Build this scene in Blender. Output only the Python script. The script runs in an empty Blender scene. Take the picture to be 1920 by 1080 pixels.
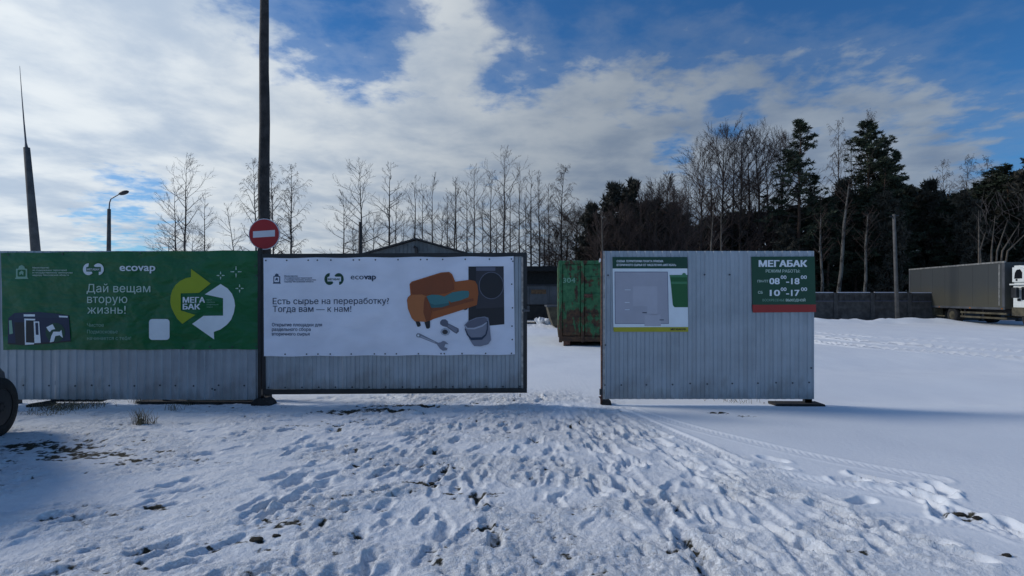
import bpy, bmesh, math, random
import numpy as np
from mathutils import Vector, Matrix
from mathutils.geometry import tessellate_polygon

R = math.radians
rnd = random.Random(11)
sc = bpy.context.scene
COL = sc.collection

# ------------------------------------------------------------------ camera, sky, sun, exposure
CAM_H = 1.55
F = 1000.0                                    # focal length in pixels of a 1920 wide picture
cd = bpy.data.cameras.new("camera")
cam = bpy.data.objects.new("camera", cd)
COL.objects.link(cam)
cam.location = (0, 0, CAM_H)
cam.rotation_euler = (R(90), 0, 0)
cd.sensor_width = 36.0
cd.lens = F / 1920 * 36.0
cd.shift_y = 15.0 / 1920
cd.clip_start = 0.05
cd.clip_end = 3000
sc.camera = cam

SUN_EL, SUN_AZ = 32.0, -76.0                  # azimuth from +Y, negative is to the left
SV = Vector((math.sin(R(SUN_AZ)) * math.cos(R(SUN_EL)), math.cos(R(SUN_AZ)) * math.cos(R(SUN_EL)), math.sin(R(SUN_EL))))
sd = bpy.data.lights.new("sun", 'SUN')
sd.energy = 1.5
sd.angle = R(13)
sd.color = (1.0, 0.95, 0.87)
sun = bpy.data.objects.new("sun", sd)
sun.rotation_euler = SV.to_track_quat('Z', 'Y').to_euler()
sun.location = (-20, 20, 30)
COL.objects.link(sun)

vs = sc.view_settings
vs.view_transform = 'Standard'
vs.look = 'None'
vs.gamma = 1.0
vs.use_curve_mapping = False
vs.exposure = 0.30


class NG:
    """tiny helper for node graphs"""
    def __init__(self, tree):
        self.t = tree
        self.n = tree.nodes
        self.l = tree.links

    def new(self, typ, **kw):
        nd = self.n.new(typ)
        for k, v in kw.items():
            setattr(nd, k, v)
        return nd

    def put(self, sock, v):
        if isinstance(v, bpy.types.NodeSocket):
            self.l.new(v, sock)
        elif v is not None:
            sock.default_value = v

    def math(self, op, a, b=None, c=None, clamp=False):
        nd = self.new('ShaderNodeMath', operation=op)
        nd.use_clamp = clamp
        self.put(nd.inputs[0], a)
        self.put(nd.inputs[1], b)
        self.put(nd.inputs[2], c)
        return nd.outputs[0]

    def vmath(self, op, a, b=None, s=None):
        nd = self.new('ShaderNodeVectorMath', operation=op)
        self.put(nd.inputs[0], a)
        self.put(nd.inputs[1], b)
        if s is not None:
            self.put(nd.inputs[3], s)
        return nd.outputs['Value'] if op in ('DOT_PRODUCT', 'LENGTH') else nd.outputs[0]

    def noise(self, vec, scale, detail=4, rough=0.5, dist=0.0):
        nd = self.new('ShaderNodeTexNoise')
        self.put(nd.inputs['Vector'], vec)
        nd.inputs['Scale'].default_value = scale
        nd.inputs['Detail'].default_value = detail
        nd.inputs['Roughness'].default_value = rough
        nd.inputs['Distortion'].default_value = dist
        return nd.outputs[0]

    def ramp(self, v, a, b, c=0.0, d=1.0, smooth=True):
        nd = self.new('ShaderNodeMapRange')
        nd.interpolation_type = 'SMOOTHSTEP' if smooth else 'LINEAR'
        self.put(nd.inputs[0], v)
        for i, x in enumerate((a, b, c, d)):
            self.put(nd.inputs[i + 1], x)
        return nd.outputs[0]

    def mix(self, f, a, b, blend='MIX'):
        nd = self.new('ShaderNodeMix', data_type='RGBA', blend_type=blend)
        self.put(nd.inputs[0], f)
        self.put(nd.inputs[6], a if isinstance(a, bpy.types.NodeSocket) else tuple(a) + (1,))
        self.put(nd.inputs[7], b if isinstance(b, bpy.types.NodeSocket) else tuple(b) + (1,))
        return nd.outputs[2]


world = bpy.data.worlds.new("World")
sc.world = world
world.use_nodes = True
g = NG(world.node_tree)
g.n.clear()
tc = g.new('ShaderNodeTexCoord')
D = g.vmath('NORMALIZE', tc.outputs['Generated'])
sx = g.new('ShaderNodeSeparateXYZ')
g.l.new(D, sx.inputs[0])
dx, dy, dz = sx.outputs
sky = g.new('ShaderNodeTexSky', sky_type='NISHITA')
sky.sun_disc = False
sky.sun_elevation = R(SUN_EL)
sky.sun_rotation = R(SUN_AZ)
sky.air_density = 1.0
sky.dust_density = 0.3
sky.ozone_density = 3.0
SKY_STR = 0.085
skyc = g.mix(1.0, sky.outputs[0], (0.27, 0.62, 0.93), 'MULTIPLY')
# cloud layer coordinates: the ray's crossing with a flat layer
den = g.math('ADD', g.math('MAXIMUM', dz, 0.0), 0.13)
cv = g.new('ShaderNodeCombineXYZ')
g.put(cv.inputs[0], g.math('DIVIDE', dx, den))
g.put(cv.inputs[1], g.math('DIVIDE', dy, den))
P2 = cv.outputs[0]
n_big = g.noise(P2, 0.55, 3, 0.5, 0.2)
n_mid = g.noise(P2, 3.0, 8, 0.56, 0.1)
n_fine = g.noise(P2, 9.5, 6, 0.58, 0.2)
line = g.math('SUBTRACT', g.math('SUBTRACT', g.math('MULTIPLY', dy, 0.525), g.math('MULTIPLY', dx, 0.20)), dz)
cov = g.ramp(line, -0.10, 0.22, -0.20, 0.20, smooth=False)
# a thick bank high on the sun's side
bank = Vector((-0.86, 1.0, 0.55)).normalized()
bk = g.ramp(g.vmath('DOT_PRODUCT', D, tuple(bank)), 0.80, 0.97, 0.0, 0.28)
cov = g.math('ADD', cov, bk)
# extra cloud added out of view behind the viewer, for stronger, whiter fill light
cov = g.math('ADD', cov, g.ramp(dy, -0.35, 0.25, 0.20, 0.0))
for (px, py, k0, k1, amt) in ((590, 100, 0.972, 0.999, -0.21), (1375, 225, 0.9980, 0.99995, -0.22), (1265, 290, 0.9985, 0.99995, -0.20), (1240, 250, 0.975, 0.998, 0.10), (1560, 300, 0.975, 0.999, 0.10),
                              (150, 400, 0.985, 0.999, -0.22), (300, 425, 0.99, 0.999, -0.18), (830, 55, 0.992, 0.9995, 0.16), (1850, 250, 0.975, 0.998, 0.06),
                              (650, 50, 0.985, 0.999, -0.10), (1500, 170, 0.98, 0.999, 0.05)):
    v = Vector(((px - 960) / F, 1.0, (555 - py) / F)).normalized()
    cov = g.math('ADD', cov, g.ramp(g.vmath('DOT_PRODUCT', D, tuple(v)), k0, k1, 0.0, amt))
dn = g.math('ADD', g.math('ADD', g.math('MULTIPLY', n_mid, 0.52), g.math('MULTIPLY', n_big, 0.22)), g.math('MULTIPLY', n_fine, 0.37))
dens = g.ramp(g.math('ADD', dn, cov), 0.505, 0.72, 0.0, 0.97)
thin = g.ramp(g.math('ADD', dn, cov), 0.38, 0.58, 0.0, 0.20)
dens = g.math('MAXIMUM', dens, thin)
shade = g.noise(g.vmath('ADD', P2, (3.1, 1.7, 0.4)), 2.4, 7, 0.56, 0.15)
ccol = g.mix(g.ramp(shade, 0.34, 0.70), (0.50, 0.535, 0.56), (0.30, 0.36, 0.44))
glow = g.ramp(g.vmath('DOT_PRODUCT', D, tuple(SV)), 0.10, 0.92, 0.54, 1.38)
ccol = g.mix(g.ramp(g.vmath('DOT_PRODUCT', D, tuple(SV)), -0.2, 0.7, 0.0, 1.0), g.mix(1.0, ccol, (0.86, 0.97, 1.14), 'MULTIPLY'), ccol)
cc = g.vmath('SCALE', ccol, s=g.math('MULTIPLY', glow, 1.0 / SKY_STR * 1.0))
fin = g.mix(dens, skyc, cc)
bg = g.new('ShaderNodeBackground')
g.l.new(fin, bg.inputs[0])
bg.inputs[1].default_value = SKY_STR
wo = g.new('ShaderNodeOutputWorld')
g.l.new(bg.outputs[0], wo.inputs[0])


# ------------------------------------------------------------------ materials
def material(name):
    m = bpy.data.materials.new(name)
    m.use_nodes = True
    gg = NG(m.node_tree)
    b = gg.n['Principled BSDF']
    return m, gg, b


def bump(gg, b, h, strength, dist):
    bp = gg.new('ShaderNodeBump')
    bp.inputs['Strength'].default_value = strength
    bp.inputs['Distance'].default_value = dist
    gg.put(bp.inputs['Height'], h)
    gg.l.new(bp.outputs[0], b.inputs['Normal'])


def simple(name, col, rough=0.6, metal=0.0, var=0.25, scale=6.0, bmp=0.0, spec=None, bdist=0.01):
    m, gg, b = material(name)
    t = gg.new('ShaderNodeTexCoord')
    n = gg.noise(t.outputs['Object'], scale, 5, 0.6)
    dark = tuple(c * (1 - var) for c in col)
    lite = tuple(min(1, c * (1 + var)) for c in col)
    gg.l.new(gg.mix(gg.ramp(n, 0.3, 0.7), dark, lite), b.inputs['Base Color'])
    b.inputs['Roughness'].default_value = rough
    b.inputs['Metallic'].default_value = metal
    if spec is not None:
        b.inputs['Specular IOR Level'].default_value = spec
    if bmp:
        bump(gg, b, gg.noise(t.outputs['Object'], scale * 3, 4, 0.6), bmp, bdist)
    return m


M = {}
# galvanised profile sheet: patchy zinc, runs of dirt towards the ground
m, gg, b = material('galvanised')
t = gg.new('ShaderNodeTexCoord')
vm = gg.vmath('MULTIPLY', t.outputs['Object'], (9.0, 9.0, 0.8))
n1 = gg.noise(vm, 1.0, 5, 0.6)
n2 = gg.noise(t.outputs['Object'], 1.3, 5, 0.6)
c = gg.mix(gg.ramp(n2, 0.3, 0.7), (0.29, 0.32, 0.36), (0.42, 0.455, 0.50))
c = gg.mix(gg.ramp(n1, 0.45, 0.75, 0, 0.35), c, (0.26, 0.27, 0.29))
n3 = gg.noise(gg.vmath('MULTIPLY', t.outputs['Object'], (26.0, 26.0, 5.0)), 1.0, 3, 0.6)
c = gg.mix(gg.ramp(n3, 0.68, 0.78, 0, 0.4), c, (0.17, 0.16, 0.15))
spz = gg.new('ShaderNodeSeparateXYZ')
gg.l.new(t.outputs['Object'], spz.inputs[0])
n4 = gg.noise(gg.vmath('MULTIPLY', t.outputs['Object'], (5.0, 5.0, 2.0)), 1.0, 6, 0.65)
mud = gg.ramp(gg.math('SUBTRACT', gg.math('ADD', n4, 0.12), gg.math('MULTIPLY', spz.outputs[2], 0.8)), 0.42, 0.66, 0.0, 0.40)
c = gg.mix(mud, c, (0.17, 0.16, 0.14))
gg.l.new(c, b.inputs['Base Color'])
b.inputs['Metallic'].default_value = 0.40
gg.l.new(gg.ramp(n2, 0.2, 0.8, 0.38, 0.58), b.inputs['Roughness'])
bump(gg, b, gg.noise(t.outputs['Object'], 3.5, 3, 0.5), 0.25, 0.02)
M['galv'] = m

M['black_paint'] = simple('black_paint', (0.012, 0.012, 0.014), 0.45, var=0.4, bmp=0.1)
M['pole_dark'] = simple('dark_weathered_pole', (0.035, 0.030, 0.028), 0.85, var=0.45, scale=9, bmp=0.5)
M['rust'] = simple('rusty_steel', (0.10, 0.045, 0.03), 0.85, var=0.6, scale=20, bmp=0.4)
M['timber'] = simple('tarred_timber', (0.022, 0.019, 0.018), 0.9, var=0.5, scale=12, bmp=0.6)
M['pale_wood'] = simple('pale_weathered_board', (0.42, 0.38, 0.34), 0.85, var=0.35, scale=14, bmp=0.4)
M['concrete'] = simple('weathered_concrete', (0.065, 0.062, 0.06), 0.9, var=0.4, scale=3, bmp=0.5)
M['concrete_pole'] = simple('concrete_pole', (0.10, 0.095, 0.09), 0.9, var=0.3, scale=3, bmp=0.4)
M['screw'] = simple('screw_head', (0.05, 0.055, 0.07), 0.5, 0.3)
M['dark_metal'] = simple('dark_metal', (0.03, 0.032, 0.036), 0.5, 0.3)
M['lamp_metal'] = simple('lamp_metal', (0.10, 0.10, 0.11), 0.5, 0.5)
M['glass_dark'] = simple('dark_glass', (0.012, 0.014, 0.018), 0.08, var=0.1)
M['rubber'] = simple('rubber', (0.018, 0.017, 0.016), 0.9, var=0.4, scale=8, bmp=0.4)
M['rim'] = simple('wheel_rim', (0.035, 0.035, 0.035), 0.55, 0.4)
M['car_paint'] = simple('dark_maroon_paint', (0.030, 0.012, 0.014), 0.30, 0.2, var=0.2)
M['white_paint'] = simple('white_cab_paint', (0.70, 0.72, 0.70), 0.35, var=0.06)
M['bag'] = simple('white_plastic_bag', (0.72, 0.72, 0.72), 0.5, var=0.12, scale=4)
M['red_lens'] = simple('red_lens', (0.25, 0.01, 0.01), 0.2)
M['truck_trim'] = simple('dull_trim', (0.22, 0.22, 0.21), 0.6, 0.2, var=0.4)
M['amber'] = simple('amber_lens', (0.30, 0.10, 0.01), 0.3)
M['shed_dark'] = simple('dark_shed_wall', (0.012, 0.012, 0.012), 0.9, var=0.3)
M['shed_grey'] = simple('grey_shed_sheet', (0.14, 0.155, 0.165), 0.6, 0.2, var=0.3, scale=1.0)
M['roof_dark'] = simple('dark_roof_edge', (0.025, 0.025, 0.027), 0.7)
M['body_grey'] = simple('grey_container_paint', (0.065, 0.07, 0.078), 0.7, var=0.3, scale=1.5)
M['body_olive'] = simple('olive_container_paint', (0.075, 0.065, 0.04), 0.8, var=0.5, scale=3)
M['plate_brown'] = simple('brown_plate', (0.10, 0.055, 0.025), 0.7, var=0.4)
M['dry_grass'] = simple('dry_grass', (0.16, 0.13, 0.075), 0.9, var=0.4)
M['soil'] = simple('frozen_soil', (0.035, 0.028, 0.018), 0.95, var=0.5, scale=30, bmp=0.8)
M['bark_dark'] = simple('dark_bark', (0.045, 0.036, 0.030), 0.95, var=0.4, scale=5)
M['bark_pale'] = simple('pale_young_bark', (0.12, 0.10, 0.080), 0.9, var=0.45, scale=2.5)
M['twigs'] = simple('bare_twigs', (0.085, 0.072, 0.068), 0.95, var=0.3)
M['twigs_brown'] = simple('brown_bare_twigs', (0.060, 0.040, 0.034), 0.95, var=0.3)
M['pine_bark'] = simple('pine_bark', (0.07, 0.042, 0.028), 0.95, var=0.5, scale=3)
M['needles'] = simple('pine_needles', (0.030, 0.043, 0.023), 0.8, var=0.5, scale=1.6)
M['needles_brown'] = simple('brownish_pine_needles', (0.046, 0.042, 0.030), 0.85, var=0.5, scale=1.2)
M['wood_mass'] = simple('dense_wood_foliage', (0.020, 0.024, 0.015), 0.9, var=0.5, scale=0.6)
# birch bark with dark flecks
m, gg, b = material('birch_bark')
t = gg.new('ShaderNodeTexCoord')
n = gg.noise(gg.vmath('MULTIPLY', t.outputs['Object'], (3.0, 3.0, 1.6)), 1.5, 5, 0.65)
gg.l.new(gg.mix(gg.ramp(n, 0.48, 0.56), (0.12, 0.115, 0.105), (0.03, 0.027, 0.024)), b.inputs['Base Color'])
b.inputs['Roughness'].default_value = 0.85
M['birch'] = m

# prints and vinyl
def vinyl(name, col, wr=0.35, rough=0.42, sc_=2.2):
    m, gg, b = material(name)
    t = gg.new('ShaderNodeTexCoord')
    n = gg.noise(gg.vmath('MULTIPLY', t.outputs['Object'], (1.0, 1.0, 1.6)), sc_, 3, 0.45, 0.15)
    gg.l.new(gg.mix(gg.ramp(n, 0.3, 0.7), tuple(c * 0.93 for c in col), tuple(min(1, c * 1.05) for c in col)), b.inputs['Base Color'])
    b.inputs['Roughness'].default_value = rough
    bump(gg, b, n, wr, 0.10)
    return m

M['v_green'] = vinyl('green_banner_vinyl', (0.002, 0.110, 0.030), 0.9)
M['v_white'] = vinyl('white_banner_vinyl', (0.76, 0.77, 0.87), 0.30)
for nm, col in dict(p_white=(0.72, 0.76, 0.80), p_pale=(0.50, 0.62, 0.54), p_faint=(0.22, 0.40, 0.30), p_yellow=(0.30, 0.36, 0.008), p_dkgreen=(0.004, 0.052, 0.028),
                    p_navy=(0.012, 0.03, 0.07), p_ink=(0.04, 0.07, 0.13), p_orange=(0.34, 0.085, 0.015), p_orange2=(0.22, 0.050, 0.010),
                    p_orange3=(0.42, 0.13, 0.035), p_teal=(0.05, 0.19, 0.20), p_teal2=(0.03, 0.12, 0.13), p_black=(0.012, 0.011, 0.016),
                    p_black2=(0.030, 0.028, 0.038), p_steel=(0.20, 0.21, 0.27), p_steel2=(0.11, 0.115, 0.16), p_steel3=(0.40, 0.42, 0.50),
                    p_blue=(0.008, 0.018, 0.060), p_map=(0.41, 0.40, 0.46), p_map2=(0.46, 0.45, 0.51), p_mapline=(0.09, 0.11, 0.19),
                    p_sign_green=(0.006, 0.060, 0.028), p_bin=(0.010, 0.11, 0.028), p_bin2=(0.05, 0.20, 0.09), p_lemon=(0.42, 0.38, 0.02),
                    p_red=(0.34, 0.020, 0.016), p_signwhite=(0.80, 0.84, 0.88), p_signred=(0.36, 0.010, 0.014), p_signbar=(0.62, 0.62, 0.68)).items():
    M[nm] = simple(nm.replace('p_', 'print_'), col, 0.5, var=0.05, scale=3)

# painted, rusted green steel
m, gg, b = material('chipped_green_paint')
t = gg.new('ShaderNodeTexCoord')
n = gg.noise(t.outputs['Object'], 2.6, 8, 0.66, 0.3)
n2 = gg.noise(t.outputs['Object'], 7.0, 6, 0.7)
n3 = gg.noise(gg.vmath('MULTIPLY', t.outputs['Object'], (4.0, 4.0, 0.7)), 1.5, 5, 0.6)
grn = gg.mix(gg.ramp(n2, 0.3, 0.7), (0.016, 0.095, 0.036), (0.055, 0.19, 0.080))
sp = gg.new('ShaderNodeSeparateXYZ')
gg.l.new(t.outputs['Object'], sp.inputs[0])
low = gg.ramp(sp.outputs[2], 0.1, 1.6, 0.10, 0.0)
msk = gg.ramp(gg.math('ADD', gg.math('ADD', gg.math('MULTIPLY', n, 0.6), gg.math('MULTIPLY', n3, 0.4)), low), 0.51, 0.56)
rst = gg.mix(gg.ramp(n2, 0.35, 0.65), (0.035, 0.018, 0.012), (0.10, 0.050, 0.022))
gg.l.new(gg.mix(msk, grn, rst), b.inputs['Base Color'])
b.inputs['Roughness'].default_value = 0.75
bump(gg, b, gg.math('SUBTRACT', n2, msk), 0.35, 0.01)
M['green_steel'] = m

# dusty truck tarpaulin: road dirt rising from the bottom edge
m, gg, b = material('dusty_truck_box')
t = gg.new('ShaderNodeTexCoord')
sp = gg.new('ShaderNodeSeparateXYZ')
gg.l.new(t.outputs['Object'], sp.inputs[0])
n = gg.noise(t.outputs['Object'], 0.8, 5, 0.55)
hh = gg.math('ADD', sp.outputs[2], gg.math('MULTIPLY', n, 1.6))
gg.l.new(gg.mix(gg.ramp(hh, 1.9, 3.2), (0.060, 0.058, 0.044), (0.044, 0.050, 0.053)), b.inputs['Base Color'])
b.inputs['Roughness'].default_value = 0.6
M['truck_box'] = m

# snow with soil showing through where the 'dirt' attribute says so
m, gg, b = material('snow')
t = gg.new('ShaderNodeTexCoord')
at = gg.new('ShaderNodeAttribute', attribute_name='dirt')
nA = gg.noise(t.outputs['Object'], 0.7, 5, 0.6)
nB = gg.noise(t.outputs['Object'], 22, 5, 0.65)
nC = gg.noise(t.outputs['Object'], 75, 3, 0.6)
sn = gg.mix(gg.ramp(nA, 0.3, 0.7), (0.80, 0.82, 0.85), (0.85, 0.87, 0.89))
dr = gg.math('ADD', at.outputs['Fac'], gg.math('MULTIPLY', gg.math('SUBTRACT', nB, 0.5), 0.9))
soil = gg.mix(gg.ramp(nC, 0.35, 0.65), (0.022, 0.021, 0.014), (0.075, 0.068, 0.045))
gg.l.new(gg.mix(gg.ramp(dr, 0.50, 0.80), sn, soil), b.inputs['Base Color'])
b.inputs['Roughness'].default_value = 0.75
b.inputs['Specular IOR Level'].default_value = 0.25
a2 = gg.new('ShaderNodeAttribute', attribute_name='trampled')
nD = gg.noise(t.outputs['Object'], 42, 4, 0.75)
cr = gg.math('MULTIPLY', gg.ramp(nD, 0.42, 0.62), gg.math('ADD', gg.math('MULTIPLY', a2.outputs['Fac'], 0.62), 0.03))
bump(gg, b, gg.math('ADD', gg.math('MULTIPLY', gg.math('ADD', nB, gg.math('MULTIPLY', nC, 0.35)), 0.35), cr), 0.75, 0.016)
M['snow'] = m


# ------------------------------------------------------------------ mesh helpers
class MB:
    def __init__(self):
        self.v = []
        self.f = []

    def add(self, vs_, fs_):
        o = len(self.v)
        self.v.extend(vs_)
        self.f.extend(tuple(i + o for i in f) for f in fs_)
        return self

    def box(self, x0, x1, y0, y1, z0, z1, ch=0.0):
        if ch <= 0:
            vs_ = [(x, y, z) for x in (x0, x1) for y in (y0, y1) for z in (z0, z1)]
            return self.add(vs_, [(0, 1, 3, 2), (4, 6, 7, 5), (0, 4, 5, 1), (2, 3, 7, 6), (0, 2, 6, 4), (1, 5, 7, 3)])
        bm = bmesh.new()
        bmesh.ops.create_cube(bm, size=1)
        for v in bm.verts:
            v.co = Vector(((x0 + x1) / 2 + v.co.x * (x1 - x0), (y0 + y1) / 2 + v.co.y * (y1 - y0), (z0 + z1) / 2 + v.co.z * (z1 - z0)))
        bmesh.ops.bevel(bm, geom=list(bm.edges), offset=ch, segments=2, affect='EDGES', profile=0.5)
        return self.bm(bm)

    def bm(self, bm):
        bm.verts.index_update()
        self.add([tuple(v.co) for v in bm.verts], [tuple(v.index for v in f.verts) for f in bm.faces])
        bm.free()
        return self

    def tube(self, pts, rad, n=8, cap=True):
        pts = [Vector(p) for p in pts]
        o = len(self.v)
        k = len(pts)
        for i, p in enumerate(pts):
            d = (pts[min(i + 1, k - 1)] - pts[max(i - 1, 0)])
            if d.length < 1e-9:
                d = Vector((0, 0, 1))
            d.normalize()
            a = d.cross(Vector((0.31, 0.95, 0.05)))
            if a.length < 0.05:
                a = d.cross(Vector((1, 0, 0)))
            a.normalize()
            b_ = d.cross(a)
            r = rad[i] if isinstance(rad, (list, tuple)) else rad
            for j in range(n):
                an = 2 * math.pi * j / n
                self.v.append(tuple(p + a * (r * math.cos(an)) + b_ * (r * math.sin(an))))
        for i in range(k - 1):
            for j in range(n):
                j2 = (j + 1) % n
                self.f.append((o + i * n + j, o + i * n + j2, o + (i + 1) * n + j2, o + (i + 1) * n + j))
        if cap and n > 3:
            self.f.append(tuple(o + j for j in range(n))[::-1])
            self.f.append(tuple(o + (k - 1) * n + j for j in range(n)))
        return self

    def prism(self, pts, axis, a, b_):
        """polygon pts (2D) extruded along axis 'x','y' or 'z' from a to b_"""
        n = len(pts)
        def mk3(p, q):
            return {'x': (q, p[0], p[1]), 'y': (p[0], q, p[1]), 'z': (p[0], p[1], q)}[axis]
        vs_ = [mk3(p, a) for p in pts] + [mk3(p, b_) for p in pts]
        fs_ = [tuple(range(n)), tuple(range(2 * n - 1, n - 1, -1))]
        fs_ += [(i, i + n, (i + 1) % n + n, (i + 1) % n) for i in range(n)]
        return self.add(vs_, fs_)

    def mesh(self, name, mat, smooth=False):
        me = bpy.data.meshes.new(name)
        me.from_pydata(self.v, [], self.f)
        me.materials.append(mat)
        if smooth:
            me.polygons.foreach_set('use_smooth', [True] * len(me.polygons))
        me.update()
        return me

    def build(self, name, mat, parent=None, smooth=False, world=False, origin=None, fix=True):
        """world=True: vertices are world coordinates and the (unrotated) parents' positions are taken off"""
        off = Vector((0, 0, 0))
        if world:
            q = parent
            while q is not None:
                off += q.location
                q = q.parent
        org = Vector(origin) if origin is not None else None
        sub = off if org is None else org
        if sub.length > 0:
            self.v = [(x - sub.x, y - sub.y, z - sub.z) for x, y, z in self.v]
        me = self.mesh(name, mat, smooth)
        if fix and len(me.polygons) < 60000:
            bm = bmesh.new()
            bm.from_mesh(me)
            bmesh.ops.recalc_face_normals(bm, faces=bm.faces)
            bm.to_mesh(me)
            bm.free()
        o = bpy.data.objects.new(name, me)
        COL.objects.link(o)
        if parent is not None:
            o.parent = parent
        if org is not None:
            o.location = org - off
        return o


def place(name, me, parent=None, loc=(0, 0, 0), rot=0.0, scale=None):
    o = bpy.data.objects.new(name, me)
    COL.objects.link(o)
    o.parent = parent
    o.location = loc
    o.rotation_euler = (0, 0, rot)
    if scale:
        o.scale = scale
    return o


def tag(o, label=None, cat=None, group=None, kind=None):
    if label:
        o['label'] = label
    if cat:
        o['category'] = cat
    if group:
        o['group'] = group
    if kind:
        o['kind'] = kind
    return o


def thing(name, loc, label, cat, group=None, rz=0.0):
    o = bpy.data.objects.new(name, None)
    o.empty_display_size = 0.2
    COL.objects.link(o)
    o.location = loc
    o.rotation_euler = (0, 0, rz)
    return tag(o, label, cat, group)


YF = 7.6                                       # the row of fence panels stands this far away
S = YF / F                                     # metres per photograph pixel at that distance


def X(px, Y=YF):
    return (px - 960) / F * Y


def Z(py, Y=YF):
    return CAM_H + (555 - py) / F * Y


# ------------------------------------------------------------------ ground: trampled snow
TAB = np.random.RandomState(5).rand(512, 512)


def vnoise(x, y, seed=0):
    x = x + seed * 37.17
    y = y + seed * 11.73
    xi = np.floor(x).astype(np.int64)
    yi = np.floor(y).astype(np.int64)
    fx = x - xi
    fy = y - yi
    fx = fx * fx * fx * (fx * (fx * 6 - 15) + 10)
    fy = fy * fy * fy * (fy * (fy * 6 - 15) + 10)
    a = TAB[xi & 511, yi & 511]
    b_ = TAB[(xi + 1) & 511, yi & 511]
    c_ = TAB[xi & 511, (yi + 1) & 511]
    d_ = TAB[(xi + 1) & 511, (yi + 1) & 511]
    return (a * (1 - fx) + b_ * fx) * (1 - fy) + (c_ * (1 - fx) + d_ * fx) * fy - 0.5


def fbm(x, y, seed=0, octv=4, gain=0.5):
    s = np.zeros_like(x)
    a = 1.0
    for i in range(octv):
        co, si = math.cos(0.6 * i + 0.3), math.sin(0.6 * i + 0.3)
        s += a * vnoise((x * co - y * si) * 2 ** i, (x * si + y * co) * 2 ** i, seed + i)
        a *= gain
    return s


def sstep(v, a, b_):
    t_ = np.clip((v - a) / (b_ - a), 0, 1)
    return t_ * t_ * (3 - 2 * t_)


def grow(a, b_, d0, rate):
    out = [a]
    d = d0
    while out[-1] < b_:
        out.append(out[-1] + d)
        d *= rate
    return out


xs_mid = list(np.arange(-6.6, 7.0, 0.0125))
xs_r = grow(7.0, 25.0, 0.0135, 1.012)
xs_r = xs_r + grow(xs_r[-1] + 0.5, 700.0, 0.6, 1.17)
xs_l = [-(v) for v in grow(6.62, 700.0, 0.0135, 1.12)][::-1]
gx = np.array(xs_l + xs_mid + xs_r)
ys = [2.55]
while ys[-1] < 8.8:
    ys.append(ys[-1] * 1.0046)
while ys[-1] < 34:
    ys.append(ys[-1] * 1.012)
while ys[-1] < 900:
    ys.append(ys[-1] * 1.08)
ys = [-60.0, -20.0, -8.0, -3.0, -1.0, 0.2, 1.2, 1.8, 2.1, 2.3, 2.42, 2.49] + ys
gy = np.array(ys)
GX, GY = np.meshgrid(gx, gy)                   # rows by y
nearw = sstep(GY, 1.5, 2.3) * (1 - sstep(GY, 9.0, 14.0))
H = 0.02 * fbm(GX / 1.7, GY / 1.7, 1, 3) + 0.05 * vnoise(GX / 9, GY / 9, 3) * sstep(GY, 9, 14)
H += 0.012 * fbm(GX / 0.6, GY / 1.2, 21, 3) * sstep(GY, 8.5, 12)
# how trampled the snow is: a fan that opens from the gateway towards the viewer, and the whole left side
edge = 0.9 + (7.6 - GY) * 0.42 + 0.35 * fbm(GX * 0.9, GY * 0.9, 7, 3)
fan = 1 - sstep(GX, edge, edge + 0.5)
backc = (1 - sstep(GY, 7.75, 8.7)) + 0.0
gatec = np.exp(-((GX + 0.3) / 1.9) ** 4 - ((GY - 8.0) / 0.75) ** 2)
churn = np.clip(fan * backc * (0.68 + 0.32 * sstep(GX, -3.6, -2.0) + 0.15 * fbm(GX, GY, 9, 2)), 0, 1)
churn = np.maximum(churn, gatec * 0.9) * sstep(GY, 1.4, 2.4)
calm = sstep(fbm(GX / 0.75 + 5, GY / 0.55, 77, 3), -0.16, 0.20)
churn = churn * (0.42 + 0.58 * calm) * (1 - 0.45 * sstep(GX, 0.8, 2.6))
ru = GX * 0.86 + GY * 0.51                     # direction along which the snow has been dragged on the left
rv = -GX * 0.51 + GY * 0.86
dragw = 1 - sstep(GX, -1.2, 0.6)
rg1 = 1 - np.abs(fbm(ru / 0.42, rv / 0.13, 30, 4)) * 2.4
rg2 = 1 - np.abs(fbm(GX / 0.24, GY / 0.20, 40, 4)) * 2.4
lump = dragw * rg1 + (1 - dragw) * rg2
H += churn * (0.0100 + 0.009 * dragw + 0.014 * gatec) * lump
H += churn * dragw * 0.013 * fbm(ru / 0.22, rv / 0.06, 33, 4, 0.7)
H += churn * 0.0125 * fbm(GX / 0.085, GY / 0.07, 50, 5, 0.80)
H += churn * 0.007 * np.abs(fbm(GX / 0.13, GY / 0.10, 55, 3)) * 2
H += (0.0014 + 0.0035 * churn) * fbm(GX / 0.035, GY / 0.030, 60, 2, 0.7) * nearw
plate = sstep(fbm(ru / 0.5, rv / 0.28, 71, 3), -0.02, 0.06)
H += churn * 0.013 * plate
plate2 = sstep(fbm(GX / 0.22, GY / 0.16, 73, 3), -0.01, 0.05)
H += churn * 0.009 * plate2


def ixr(arr, a, b_):
    return np.searchsorted(arr, a), np.searchsorted(arr, b_)


pr = np.random.RandomState(3)


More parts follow.
